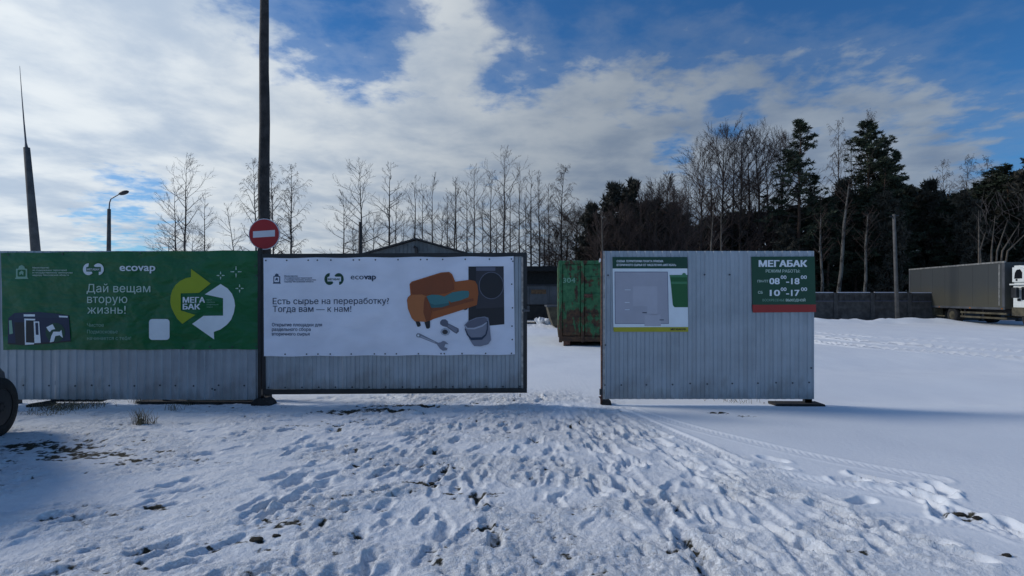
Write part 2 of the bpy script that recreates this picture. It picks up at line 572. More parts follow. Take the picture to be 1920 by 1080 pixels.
def foot(x, y, ang, L=0.29, W=0.105, dep=0.035, rim=0.013, skew=0.0):
    r = L * 0.95
    i0, i1 = ixr(gx, x - r, x + r)
    j0, j1 = ixr(gy, y - r, y + r)
    if i1 - i0 < 2 or j1 - j0 < 2:
        return
    A = GX[j0:j1, i0:i1] - x
    B = GY[j0:j1, i0:i1] - y
    u = A * math.cos(ang) + B * math.sin(ang)
    v = -A * math.sin(ang) + B * math.cos(ang)
    wv = W * (1 - 0.22 * np.cos(u / L * 2 * math.pi + 0.6)) / 2 * 1.05
    q = np.sqrt((u / (L / 2)) ** 2 + (v / wv) ** 2)
    wob = 0.12 * vnoise(u * 16 + x * 3, v * 16 + y * 5, 2)
    q = q + wob
    H[j0:j1, i0:i1] -= dep * (1 - sstep(q, 0.72, 1.08)) * (1 + 0.25 * u / L)
    H[j0:j1, i0:i1] += rim * np.exp(-((q - 1.22) / 0.20) ** 2) * (1 + 0.8 * np.sign(skew) * v / W)
    H[j0:j1, i0:i1] -= 0.004 * (1 - sstep(q, 0.6, 0.9)) * (np.sin(u * 190) > 0.2)


# random trampling inside the fan
cnt = 0
while cnt < 380:
    x = pr.uniform(-4.6, 2.6)
    y = pr.uniform(2.7, 8.3)
    e = 0.9 + (7.6 - y) * 0.42
    if x > e + 0.1:
        continue
    if x < -2.2 and pr.rand() < 0.72:
        continue
    toward = math.atan2(7.9 - y, 0.5 - x)
    foot(x, y, toward + pr.normal(0, 0.35) + (math.pi if pr.rand() < 0.5 else 0), pr.uniform(0.24, 0.36), pr.uniform(0.09, 0.13), pr.uniform(0.008, 0.024), pr.uniform(0.003, 0.009), pr.uniform(-1, 1))
    cnt += 1


def G(px, py):
    Y = CAM_H * F / (py - 555)
    return (px - 960) / F * Y, Y


def walk(pts, step=0.62, dep=0.035, jit=0.05):
    pts = [G(*p) for p in pts]
    k = 0
    d = 0.0
    for (x0, y0), (x1, y1) in zip(pts, pts[1:]):
        L = math.hypot(x1 - x0, y1 - y0)
        a = math.atan2(y1 - y0, x1 - x0)
        while d < L:
            s = 1 if k % 2 else -1
            cx = x0 + math.cos(a) * d - math.sin(a) * 0.09 * s + pr.normal(0, jit)
            cy = y0 + math.sin(a) * d + math.cos(a) * 0.09 * s + pr.normal(0, jit)
            foot(cx, cy, a + pr.normal(0, 0.15), pr.uniform(0.27, 0.34), pr.uniform(0.10, 0.13), dep * pr.uniform(0.7, 1.2), 0.013, s)
            d += step * pr.uniform(0.9, 1.1)
            k += 1
        d -= L


walk([(1120, 790), (1330, 900), (1640, 985), (1900, 1040)])
walk([(1150, 800), (1420, 870), (1660, 905), (1900, 985)])
walk([(1640, 890), (1720, 910), (1800, 955), (1905, 1000)], 0.34, 0.045)
walk([(1660, 900), (1745, 925), (1790, 965), (1915, 1010)], 0.36, 0.045)
walk([(1110, 800), (1230, 930), (1400, 1070)], 0.5)
walk([(1090, 800), (1190, 900), (1300, 1060)], 0.5)
walk([(1560, 1000), (1730, 1030), (1900, 1070)], 0.6)
for (px, py) in ((1660, 987), (1350, 1003), (1530, 1030), (1450, 862), (1310, 915), (1615, 940), (1480, 930)):
    x, y = G(px, py)
    foot(x, y, pr.uniform(0, 3.1), 0.27, 0.13, 0.035, 0.008)


def track(pts, w=0.20, dep=0.018, lug=0.005, world_pts=False, ridge=0.012):
    P_ = [p if world_pts else G(*p) for p in pts]
    # smooth by Catmull-Rom
    Q = []
    for i in range(len(P_) - 1):
        p0 = P_[max(i - 1, 0)]
        p1 = P_[i]
        p2 = P_[i + 1]
        p3 = P_[min(i + 2, len(P_) - 1)]
        for s in range(8):
            t_ = s / 8
            Q.append(tuple(0.5 * ((2 * p1[k]) + (-p0[k] + p2[k]) * t_ + (2 * p0[k] - 5 * p1[k] + 4 * p2[k] - p3[k]) * t_ ** 2 + (-p0[k] + 3 * p1[k] - 3 * p2[k] + p3[k]) * t_ ** 3) for k in (0, 1)))
    Q.append(P_[-1])
    acc = 0.0
    best = None
    xmin = min(q[0] for q in Q) - 1
    xmax = max(q[0] for q in Q) + 1
    ymin = min(q[1] for q in Q) - 1
    ymax = max(q[1] for q in Q) + 1
    i0, i1 = ixr(gx, xmin, xmax)
    j0, j1 = ixr(gy, ymin, ymax)
    A = GX[j0:j1, i0:i1]
    B = GY[j0:j1, i0:i1]
    bd = np.full(A.shape, 9.0)
    bs = np.zeros(A.shape)
    bu = np.zeros(A.shape)
    for (x0, y0), (x1, y1) in zip(Q, Q[1:]):
        dx_, dy_ = x1 - x0, y1 - y0
        L = math.hypot(dx_, dy_)
        if L < 1e-6:
            continue
        tt = np.clip(((A - x0) * dx_ + (B - y0) * dy_) / L ** 2, 0, 1)
        ex = A - x0 - tt * dx_
        ey = B - y0 - tt * dy_
        d = np.sqrt(ex * ex + ey * ey)
        m_ = d < bd
        bd = np.where(m_, d, bd)
        bs = np.where(m_, np.sign(dx_ * ey - dy_ * ex) * d, bs)
        bu = np.where(m_, acc + tt * L, bu)
        acc += L
    nz = 0.6 + 0.8 * (fbm(bu / 0.5, bs / 0.4, 80, 2) + 0.5)
    core = 1 - sstep(bd, w / 2 * 0.8, w / 2 * 1.15)
    H[j0:j1, i0:i1] -= dep * core
    H[j0:j1, i0:i1] += lug * core * (np.sin((bu + np.abs(bs) * 0.9) * 2 * math.pi / 0.07) > 0)
    H[j0:j1, i0:i1] += ridge * nz * np.exp(-((bd - w / 2 * 1.3) / (w * 0.16)) ** 2)


for off in (0.0,):
    track([(1140, 775), (1230, 830), (1400, 940), (1480, 1010), (1540, 1079)], 0.18, 0.014, 0.006, ridge=0.009)
    track([(1170, 770), (1290, 825), (1420, 880), (1700, 930), (1915, 1010)], 0.17, 0.013, 0.006, ridge=0.009)
    track([(1080, 775), (1160, 870), (1230, 960), (1330, 1078)], 0.18, 0.012, 0.006, ridge=0.008)
    track([(1180, 765), (1330, 810), (1500, 850), (1760, 900)], 0.16, 0.008, 0.004, ridge=0.006)
    track([(0, 905), (200, 890), (400, 868), (640, 838), (900, 800)], 0.22, 0.008, 0.003, ridge=0.006)
    track([(1440, 1060), (1560, 985), (1750, 975), (1900, 1000)], 0.18, 0.010, 0.006, ridge=0.004)
# ruts far away on the yard, curving round to the right
track([(9.8, 22), (10.2, 17), (11.8, 14.2), (14.5, 12.0), (20, 10.0)], 0.34, 0.06, 0.0, True, 0.075)
track([(11.4, 22), (11.8, 18), (13.4, 15.4), (16.2, 13.2), (22, 11.2)], 0.34, 0.06, 0.0, True, 0.075)
track([(12.5, 24), (14, 19), (17, 16.4), (23, 14.6)], 0.34, 0.04, 0.0, True, 0.04)
track([(9.0, 24), (10.8, 21.5), (15, 19.6), (23, 18)], 0.3, 0.03, 0.0, True, 0.035)
# hollows added right of the panel, sloped off the sun to shade the snow, and the bank along the far fence
H += -0.10 * np.exp(-((GX - 7.0) / 3.6) ** 2 - ((GY - 8.4) / 0.9) ** 2)
H += -0.12 * np.exp(-((GX - 9.0) / 4.0) ** 2 - ((GY - 12.0) / 1.2) ** 2)
bank_ = np.exp(-((GY - 31.0) / 1.1) ** 2) * sstep(GX, 15, 18) * (1 - sstep(GX, 25.0, 27.0))
H += bank_ * (0.18 + 0.30 * fbm(GX / 1.1, GY / 0.9, 90, 4))
H += 0.10 * np.exp(-((GX - 1.4) / 1.3) ** 2 - ((GY - 27.0) / 1.6) ** 2) * (1 + fbm(GX / 0.4, GY / 0.4, 91, 3))
# keep the timber supports visible: ground is near zero at the panels
H *= 1 - 0.4 * np.exp(-((GY - YF) / 0.25) ** 2)

# where soil shows
churn_attr = churn.copy()
dirt = np.zeros_like(H)
patches = [(40, 838, 1.3, 0.28, 0.80), (150, 850, 0.9, 0.20, 0.75), (255, 868, 0.9, 0.15, 0.55), (110, 760, 0.7, 0.25, 0.35), (20, 870, 0.8, 0.4, 0.35), (60, 880, 1.2, 0.4, 0.25),
           (700, 772, 0.75, 0.22, 1.0), (780, 762, 0.9, 0.10, 0.85), (900, 752, 1.4, 0.30, 0.42), (620, 800, 0.6, 0.25, 0.5), (860, 762, 0.35, 0.10, 0.5), (655, 790, 0.6, 0.2, 0.35), (960, 750, 1.2, 0.35, 0.26),
           (1020, 745, 1.2, 0.5, 0.22), (300, 953, 0.10, 0.07, 1.0), (480, 1018, 0.38, 0.14, 0.55), (540, 985, 0.35, 0.15, 0.6), (560, 1000, 0.6, 0.3, 0.38),
           (800, 910, 0.35, 0.10, 0.6), (890, 930, 0.3, 0.12, 0.52), (935, 990, 0.25, 0.08, 0.52), (1080, 960, 0.35, 0.1, 0.35), (1100, 1045, 0.3, 0.08, 0.5),
           (1350, 773, 0.14, 0.07, 0.85), (1405, 779, 0.14, 0.06, 0.7), (1280, 774, 0.2, 0.05, 0.4), (1800, 963, 0.14, 0.07, 0.8), (1830, 972, 0.1, 0.05, 0.7),
           (1620, 1038, 0.12, 0.04, 0.6), (1890, 1040, 0.1, 0.05, 0.6), (1120, 768, 0.5, 0.12, 0.5), (1270, 1000, 0.4, 0.12, 0.35), (1340, 1040, 0.4, 0.12, 0.35),
           (620, 1050, 0.5, 0.2, 0.3), (640, 940, 0.5, 0.2, 0.38), (430, 960, 0.7, 0.25, 0.25), (380, 930, 0.5, 0.15, 0.3), (200, 1040, 0.5, 0.2, 0.28), (1040, 870, 0.5, 0.2, 0.22)]
for (px, py, rx_, ry_, a) in patches:
    x, y = G(px, py)
    dirt = np.maximum(dirt, a * np.exp(-((GX - x) / rx_) ** 2 - ((GY - y) / ry_) ** 2))
dirt = np.maximum(dirt * 1.08, (0.22 + 0.09 * dragw) * churn)
dn_ = 0.8 * fbm(GX / 0.14, GY / 0.07, 100, 4) + 0.9 * fbm(GX / 0.045, GY / 0.028, 104, 3)
low_ = np.clip(-(H - 0.006) / 0.04, -0.4, 0.8)
dirt = np.clip(dirt * 0.95 + (dn_ * 0.75 + low_ * 0.30) * sstep(dirt, 0.03, 0.25), 0, 1)
H -= 0.006 * sstep(dirt, 0.4, 0.7)
H += 0.005 * sstep(dirt, 0.45, 0.7) * fbm(GX / 0.03, GY / 0.03, 110, 2)

ny, nx = GX.shape
me = bpy.data.meshes.new('ground')
co = np.stack([GX, GY, H], axis=-1).reshape(-1, 3).astype(np.float32)
me.vertices.add(nx * ny)
me.vertices.foreach_set('co', co.ravel())
ii = (np.arange(ny - 1)[:, None] * nx + np.arange(nx - 1)[None, :]).ravel()
quads = np.stack([ii, ii + 1, ii + nx + 1, ii + nx], axis=-1).astype(np.int32)
me.loops.add(quads.size)
me.loops.foreach_set('vertex_index', quads.ravel())
me.polygons.add(len(quads))
me.polygons.foreach_set('loop_start', np.arange(0, quads.size, 4, dtype=np.int32))
me.polygons.foreach_set('use_smooth', np.ones(len(quads), dtype=bool))
at_ = me.attributes.new('dirt', 'FLOAT', 'POINT')
at_.data.foreach_set('value', dirt.ravel().astype(np.float32))
at2 = me.attributes.new('trampled', 'FLOAT', 'POINT')
at2.data.foreach_set('value', churn_attr.ravel().astype(np.float32))
me.update(calc_edges=True)
me.materials.append(M['snow'])
ground = bpy.data.objects.new('ground', me)
COL.objects.link(ground)
tag(ground, kind='structure')
print('ground', nx, ny)


def gz(x, y):
    i = int(np.clip(np.searchsorted(gx, x), 0, nx - 1))
    j = int(np.clip(np.searchsorted(gy, y), 0, ny - 1))
    return float(H[j, i])


# ------------------------------------------------------------------ fence panels of profile sheet
def profile_sheet_mesh(name, w, h, per=0.122, dep=0.013, nz_=10, seed=0):
    xs = []
    x = 0.0
    k = 0
    r_ = random.Random(seed)
    while x < w - 1e-6:
        for dx_, dd in ((0.0, 0.0), (0.050, 0.0), (0.061, dep), (0.111, dep)):
            if x + dx_ <= w:
                xs.append((x + dx_, dd))
        x += per
    xs.append((w, 0.0))
    vs_ = []
    for j in range(nz_ + 1):
        z = h * j / nz_
        for (xx, dd) in xs:
            wav = 0.0016 * math.sin(xx * 3.1 + seed) * math.sin(z * 2.4 + seed * 2) + r_.uniform(-0.0004, 0.0004)
            vs_.append((xx, dd + wav, z))
    n = len(xs)
    fs_ = [(j * n + i, j * n + i + 1, (j + 1) * n + i + 1, (j + 1) * n + i) for j in range(nz_) for i in range(n - 1)]
    me_ = bpy.data.meshes.new(name)
    me_.from_pydata(vs_, [], fs_)
    me_.materials.append(M['galv'])
    return me_


def screw_mesh():
    mb = MB()
    mb.tube([(0, 0, 0), (0, -0.004, 0)], 0.0125, 8)
    mb.tube([(0, -0.004, 0), (0, -0.010, 0)], 0.0075, 6)
    return mb.mesh('screw', M['screw'])


SCREW = screw_mesh()


def screws(parent, pts, Y):
    for (px, py) in pts:
        place('screw', SCREW, parent, (X(px) - parent.location.x, Y - parent.location.y, Z(py) - parent.location.z))


def sheets(parent, px0, px1, pyt, pyb, Y, widths, seed0):
    x = X(px0)
    x1 = X(px1)
    i = 0
    while x < x1 - 0.02:
        w = min(widths, x1 - x)
        me_ = profile_sheet_mesh('profile_sheet', w, Z(pyb) * -1 + Z(pyt), seed=seed0 + i)
        place('profile_sheet', me_, parent, (x - parent.location.x, Y + (0.0012 if i % 2 else 0.0) - parent.location.y, Z(pyb) - parent.location.z))
        x += w - 0.0001
        i += 1


# left fence panel
fl = thing('fence_panel', (X(240), YF, 0), 'grey corrugated metal fence panel carrying the green banner, left of the dark pole', 'fence')
sheets(fl, -330, 487, 470.5, 749.5, YF, 1.098, 3)
mb = MB().box(X(-330), X(488), YF + 0.0165, YF + 0.055, Z(510), Z(503))
mb.build('rail', M['dark_metal'], fl, world=True)
MB().box(X(-330), X(488), YF + 0.0165, YF + 0.055, Z(722), Z(715)).build('rail', M['dark_metal'], fl, world=True)
for px in (-290, 20, 300):
    MB().box(X(px), X(px + 8), YF + 0.056, YF + 0.116, -0.2, Z(480)).build('post', M['dark_metal'], fl, world=True)
screws(fl, [(x, 723 + (k % 3 - 1) * 0.6) for k, x in enumerate((44, 92, 141, 172, 205, 252, 300, 329, 363, 410, 458, 485))] + [(398, 729), (403, 731)], YF)

# gate leaf
gt = thing('gate_leaf', (X(742), YF, 0), 'closed metal gate leaf with black frame carrying the white banner', 'gate')
YG = YF - 0.02
MB().prism([(X(493), Z(476.5)), (X(988), Z(474)), (X(988), Z(481)), (X(493), Z(484))], 'y', YG - 0.03, YG + 0.03).build('frame_bar', M['black_paint'], gt, world=True)
MB().prism([(X(496.5), Z(738.5)), (X(988), Z(735.5)), (X(988), Z(727)), (X(496.5), Z(729.5))], 'y', YG - 0.03, YG + 0.03).build('frame_bar', M['black_paint'], gt, world=True)
MB().prism([(X(490.5), Z(484.2)), (X(498), Z(484.2)), (X(500), Z(729)), (X(494), Z(729))], 'y', YG - 0.028, YG + 0.028).build('frame_bar', M['black_paint'], gt, world=True)
MB().box(X(981), X(988.2), YG - 0.028, YG + 0.028, Z(726.8), Z(481.2)).build('frame_bar', M['black_paint'], gt, world=True)
MB().box(X(500.5), X(980.8), YG + 0.012, YG + 0.03, Z(610), Z(602)).build('frame_bar', M['black_paint'], gt, world=True)
sheets(gt, 499, 981.5, 480, 729, YG - 0.006, 1.098, 11)
MB().box(X(977.5), X(981), YG - 0.020, YG - 0.012, Z(729), Z(483)).build('edge_strip', M['pale_wood'], gt, world=True)
lt = MB().box(X(979), X(993), YG - 0.05, YG - 0.034, Z(584), Z(580), 0.002)
lt.box(X(988), X(992.5), YG - 0.055, YG - 0.03, Z(579), Z(573), 0.002)
lt.tube([(X(983), YG - 0.06, Z(585)), (X(983), YG - 0.06, Z(578))], 0.008, 6)
lt.build('latch', M['lamp_metal'], gt, world=True)
MB().tube([(X(975), YG, Z(738)), (X(975), YG, Z(744))], 0.007, 6).build('drop_bolt', M['lamp_metal'], gt, world=True)
screws(gt, [(505 + 31.3 * k, 726 - k * 0.12) for k in range(16)], YG - 0.006)

# gate post, its footing
gp = thing('gate_post', (X(490.5), YF, 0), 'black square gate post between the green banner and the white banner', 'post')
MB().box(X(486.5), X(492.5), YF - 0.055, YF + 0.0, -0.1, Z(466)).build('post_tube', M['black_paint'], gp, world=True)
MB().box(X(493.4), X(496.0), YF - 0.02, YF + 0.02, Z(751), Z(741)).build('hinge', M['black_paint'], gp, world=True)
ft = MB()
ft.prism([(X(476), 0.0), (X(512), 0.0), (X(508), 0.05), (X(500), 0.10), (X(484), 0.10), (X(478), 0.055)], 'y', YF - 0.10, YF + 0.14)
ft.build('footing', M['timber'], gp, world=True)

# right fence panel
fr = thing('fence_panel', (X(1328), YF, 0), 'free-standing grey corrugated metal fence panel right of the open gateway', 'fence')
sheets(fr, 1130, 1526.5, 470.5, 748.5, YF, 1.098, 21)
MB().box(X(1128), X(1526.5), YF + 0.0165, YF + 0.055, Z(509), Z(502)).build('rail', M['dark_metal'], fr, world=True)
MB().box(X(1128), X(1526.5), YF + 0.0165, YF + 0.055, Z(724), Z(717)).build('rail', M['dark_metal'], fr, world=True)
MB().box(X(1127.4), X(1130), YF - 0.004, YF + 0.06, -0.02, Z(470.5)).build('post', M['rust'], fr, world=True)
MB().box(X(1131.2), X(1134), YF - 0.004, YF - 0.001, Z(748), Z(471)).build('edge_strip', M['pale_wood'], fr, world=True)
MB().box(X(1513), X(1527), YF + 0.056, YF + 0.116, 0.02, Z(480)).build('post', M['dark_metal'], fr, world=True)
MB().prism([(X(1126), -0.03), (X(1147), -0.03), (X(1144.5), Z(751)), (X(1131), Z(751))], 'y', YF - 0.03, YF + 0.12).build('foot', M['timber'], fr, world=True)
hg = MB().tube([(X(1126), YF - 0.01, Z(740)), (X(1126), YF - 0.01, Z(729))], 0.018, 8)
hg.build('hinge', M['dark_metal'], fr, world=True)
MB().prism([(X(1122.5), Z(744)), (X(1127.4), Z(742.5)), (X(1127.4), Z(758)), (X(1126), Z(758)), (X(1125.5), Z(748))], 'y', YF - 0.02, YF + 0.02).build('bracket', M['rust'], fr, world=True)
screws(fr, [(1134, 722), (1165, 722), (1212, 721.5), (1261, 721), (1294, 719), (1326, 720), (1373, 719), (1421, 718.5), (1455, 717.5), (1486, 718), (1517, 717),
            (1140, 516), (1321, 515), (1368, 515), (1135, 647), (1521, 690)], YF)
bl = thing('bolt_box', (X(1127), YF, 0), 'small pale rag caught on the top corner of the right fence panel', 'rag')
bl.name = 'rag'
MB().prism([(X(1123.5), Z(492)), (X(1126), Z(491)), (X(1127), Z(486)), (X(1125), Z(484)), (X(1123.5), Z(487))], 'y', YF + 0.0, YF + 0.02).build('cloth', M['bag'], bl, world=True)

# feet of timber and boards along the fences
def beam(px0, px1, py0, py1, Y0, Y1, mat, label, name='timber_beam', ch=0.008, group=None):
    mb_ = MB().box(X(px0), X(px1), Y0, Y1, Z(py1), Z(py0), ch)
    r_ = random.Random(px0)
    mb_.v = [(x + r_.uniform(-.004, .004), y + r_.uniform(-.004, .004), z + r_.uniform(-.004, .004)) for x, y, z in mb_.v]
    cx, cy = (X(px0) + X(px1)) / 2, (Y0 + Y1) / 2
    o = mb_.build(name, mat, None, origin=(cx, cy, 0))
    return tag(o, label, 'beam', group)


beam(1452, 1543, 756.5, 764, YF - 0.06, YF + 0.20, M['timber'], 'black timber sleeper lying under the right foot of the right fence panel')
st = MB().box(X(1513.5), X(1526.5), YF + 0.056, YF + 0.116, Z(757), Z(747.5), 0.004)
st.build('post_stub', M['timber'], fr, world=True)
o = beam(345, 472, 747, 752.5, YF + 0.05, YF + 0.20, M['pale_wood'], 'long pale board lying under the left fence beside the dark pole', 'board')
o = beam(255, 478, 753, 757, YF - 0.00, YF + 0.25, M['timber'], 'long black timber lying under the pale board below the left fence')
o = beam(68, 108, 751.5, 760.5, YF - 0.15, YF - 0.02, M['timber'], 'short charred plank end poking out under the left fence')
o.rotation_euler = (0, R(-9), R(12))
o = beam(95, 190, 748.8, 753.5, YF - 0.0, YF + 0.12, M['timber'], 'dark plank lying half under the left fence behind the dry grass')

# ------------------------------------------------------------------ prints
def poly(name, pts, Y, mat, parent, th=0.0):
    """flat print: polygon in photograph pixels at the fence's distance"""
    me_ = bpy.data.meshes.new(name)
    off = Vector((0, 0, 0))
    q = parent
    while q is not None:
        off += q.location
        q = q.parent
    bm = bmesh.new()
    vs_ = [bm.verts.new((X(px) - off.x, Y - off.y, Z(py) - off.z)) for px, py in pts]
    f = bm.faces.new(vs_)
    bm.normal_update()
    if f.normal.y > 0:
        f.normal_flip()
    bmesh.ops.triangulate(bm, faces=[f])
    if th:
        r_ = bmesh.ops.extrude_face_region(bm, geom=list(bm.faces))
        for v in r_['geom']:
            if isinstance(v, bmesh.types.BMVert):
                v.co.y += th
        bmesh.ops.recalc_face_normals(bm, faces=bm.faces)
    bm.to_mesh(me_)
    bm.free()
    me_.materials.append(mat)
    o_ = bpy.data.objects.new(name, me_)
    COL.objects.link(o_)
    o_.parent = parent
    return o_


def uncross(P_):
    """cut a self-crossing outline into simple loops"""
    n = len(P_)
    for i in range(n):
        a, b_ = P_[i], P_[(i + 1) % n]
        for j in range(i + 2, n):
            if i == 0 and j == n - 1:
                continue
            c_, d_ = P_[j], P_[(j + 1) % n]
            rx_, ry_ = b_.x - a.x, b_.y - a.y
            sx_, sy_ = d_.x - c_.x, d_.y - c_.y
            dn_ = rx_ * sy_ - ry_ * sx_
            if abs(dn_) < 1e-12:
                continue
            t_ = ((c_.x - a.x) * sy_ - (c_.y - a.y) * sx_) / dn_
            u_ = ((c_.x - a.x) * ry_ - (c_.y - a.y) * rx_) / dn_
            if 1e-5 < t_ < 1 - 1e-5 and 1e-5 < u_ < 1 - 1e-5:
                X_ = Vector((a.x + rx_ * t_, a.y + ry_ * t_, 0))
                return uncross([X_] + P_[i + 1:j + 1]) + uncross([X_] + P_[j + 1:] + P_[:i + 1])
    return [P_]


def text(name, s, px, base, width, caph, Y, mat, parent, bold=0.0, slope=0.0, XF=None, ZF=None, scl=None):
    """lettering cut from the outlines of the built-in font, contour by contour; bold letters are built from shifted copies"""
    cu = bpy.data.curves.new('t', 'FONT')
    cu.body = s
    cu.size = 1.0
    cu.resolution_u = 3
    cu.fill_mode = 'NONE'
    ob = bpy.data.objects.new('t', cu)
    COL.objects.link(ob)
    bpy.context.view_layer.update()
    dg = bpy.context.evaluated_depsgraph_get()
    src = bpy.data.meshes.new_from_object(ob.evaluated_get(dg))
    COL.objects.unlink(ob)
    bpy.data.objects.remove(ob)
    vco = [v.co.copy() for v in src.vertices]
    nb = {}
    for e in src.edges:
        a_, b_ = e.vertices
        nb.setdefault(a_, []).append(b_)
        nb.setdefault(b_, []).append(a_)
    seen = set()
    conts = []
    for v0 in range(len(vco)):
        if v0 in seen or v0 not in nb:
            continue
        loop_ = [v0]
        seen.add(v0)
        cur = v0
        while True:
            nx_ = [q for q in nb[cur] if q not in seen]
            if not nx_:
                break
            cur = v0 + 1 if (cur == v0 and v0 + 1 in nx_) else nx_[0]
            loop_.append(cur)
            seen.add(cur)
        if len(loop_) > 2:
            for P_ in uncross([vco[i] for i in loop_]):
                ar = sum(P_[i].x * P_[(i + 1) % len(P_)].y - P_[(i + 1) % len(P_)].x * P_[i].y for i in range(len(P_))) / 2
                if abs(ar) > 1e-6:
                    conts.append((P_, ar))
    bpy.data.meshes.remove(src)

    def inside(p, poly_):
        r_ = False
        for i in range(len(poly_)):
            a_, b_ = poly_[i], poly_[i - 1]
            if (a_.y > p.y) != (b_.y > p.y) and p.x < (b_.x - a_.x) * (p.y - a_.y) / (b_.y - a_.y) + a_.x:
                r_ = not r_
        return r_
    outs, holes = [], []
    for c_ in conts:
        cand = [o__ for o__ in conts if o__ is not c_ and abs(o__[1]) > abs(c_[1]) and all(inside(p, o__[0]) for p in c_[0])]
        best = min(cand, key=lambda o__: abs(o__[1])) if cand else None
        if best is not None and best[1] * c_[1] < 0:
            holes.append((c_, best))
        else:
            outs.append([c_])
    for c_, best in holes:
        for o__ in outs:
            if o__[0] is best:
                o__.append(c_)
    x0 = min(p.x for c_ in conts for p in c_[0])
    x1 = max(p.x for c_ in conts for p in c_[0])
    off = Vector((0, 0, 0))
    q = parent
    while q is not None:
        off += q.location
        q = q.parent
    bb = bold * 0.9
    shifts = [(0, 0)] if bb < 0.003 else ([(-bb, 0), (bb, 0)] if bb < 0.012 else [(-bb, -bb * .6), (bb, bb * .6), (-bb, bb * .6), (bb, -bb * .6), (0, 0)])
    vs_, fs_ = [], []
    for k, grp in enumerate(outs):
        loops = [[Vector((p.x, p.y, 0)) for p in c_[0]] for c_ in grp]
        tri = tessellate_polygon(loops)
        flat_ = [p for lp in loops for p in lp]
        for m_, (sx_, sy_) in enumerate(shifts):
            o__ = len(vs_)
            yy = -0.00012 * (k % 3) - 0.0004 * m_
            for p in flat_:
                u = (p.x + sx_ - x0) / (x1 - x0) * width
                v = (p.y + sy_) / 0.729 * caph
                if XF is None:
                    vs_.append(((px + u - 960) * S - off.x, Y + yy - off.y, CAM_H + (555 - (base - v + slope * u)) * S - off.z))
                else:
                    vs_.append((XF + u * scl - off.x, Y + yy - off.y, ZF + v * scl - off.z))
            for t_ in tri:
                a_, b_, c2 = [flat_[i] for i in t_]
                cr_ = (b_.x - a_.x) * (c2.y - a_.y) - (b_.y - a_.y) * (c2.x - a_.x)
                if abs(cr_) < 1e-10:
                    continue
                t2 = tuple(t_) if cr_ > 0 else (t_[0], t_[2], t_[1])
                fs_.append(tuple(i + o__ for i in t2))
    me_ = bpy.data.meshes.new(name)
    me_.from_pydata(vs_, [], fs_)
    me_.materials.append(mat)
    me_.update()
    o_ = bpy.data.objects.new(name, me_)
    COL.objects.link(o_)
    o_.parent = parent
    return o_


def arc(cx, cy, rx_, ry_, a0, a1, n=14):
    return [(cx + rx_ * math.cos(R(a0 + (a1 - a0) * i / n)), cy - ry_ * math.sin(R(a0 + (a1 - a0) * i / n))) for i in range(n + 1)]


def rect(x0, y0, x1, y1):
    return [(x0, y0), (x1, y0), (x1, y1), (x0, y1)]


def rrect(x0, y0, x1, y1, r):
    return arc(x1 - r, y0 + r, r, r, 0, 90, 4) + arc(x0 + r, y0 + r, r, r, 90, 180, 4) + arc(x0 + r, y1 - r, r, r, 180, 270, 4) + arc(x1 - r, y1 - r, r, r, 270, 360, 4)


def conv(pts, ox, oy, s):
    return [(ox + x / s, oy + y / s) for x, y in pts]


EYE = MB().tube([(0, 0, 0), (0, -0.003, 0)], 0.011, 8).mesh('eyelet', M['screw'])


def eyelets(parent, pts, Y):
    for px, py in pts:
        place('eyelet', EYE, parent, (X(px) - parent.location.x, Y - parent.location.y, Z(py) - parent.location.z))


def banner_sheet(parent, c00, c10, c11, c01, Y, mat, nu=60, nv=24, amp=0.003, seed=0):
    """a thin sheet with a hem, slightly uneven; corners in photo pixels: top left, top right, bottom right, bottom left"""
    vs_ = []
    r_ = random.Random(seed)
    ph = [r_.uniform(0, 6) for _ in range(6)]
    for j in range(nv + 1):
        v = j / nv
        for i in range(nu + 1):
            u = i / nu
            px = (c00[0] * (1 - u) + c10[0] * u) * (1 - v) + (c01[0] * (1 - u) + c11[0] * u) * v
            py = (c00[1] * (1 - u) + c10[1] * u) * (1 - v) + (c01[1] * (1 - u) + c11[1] * u) * v
            w = math.sin(u * 17 + v * 5 + ph[0]) * math.sin(v * 6 + ph[1]) + 0.6 * math.sin(u * 41 - v * 9 + ph[2]) + 0.5 * math.sin(u * 9 + v * 13 + ph[3])
            edge_ = 1.2 * math.sin(u * 31 + ph[4]) * (abs(v - 0.5) * 2) ** 8 * 0.5
            vs_.append((X(px), Y + amp * 0.45 * (w - 1), Z(py + edge_)))
    n = nu + 1
    fs_ = [(j * n + i, (j + 1) * n + i, (j + 1) * n + i + 1, j * n + i + 1) for j in range(nv) for i in range(nu)]
    m0 = MB().add(vs_, fs_)
    return m0.build('sheet', mat, parent, smooth=True, world=True)


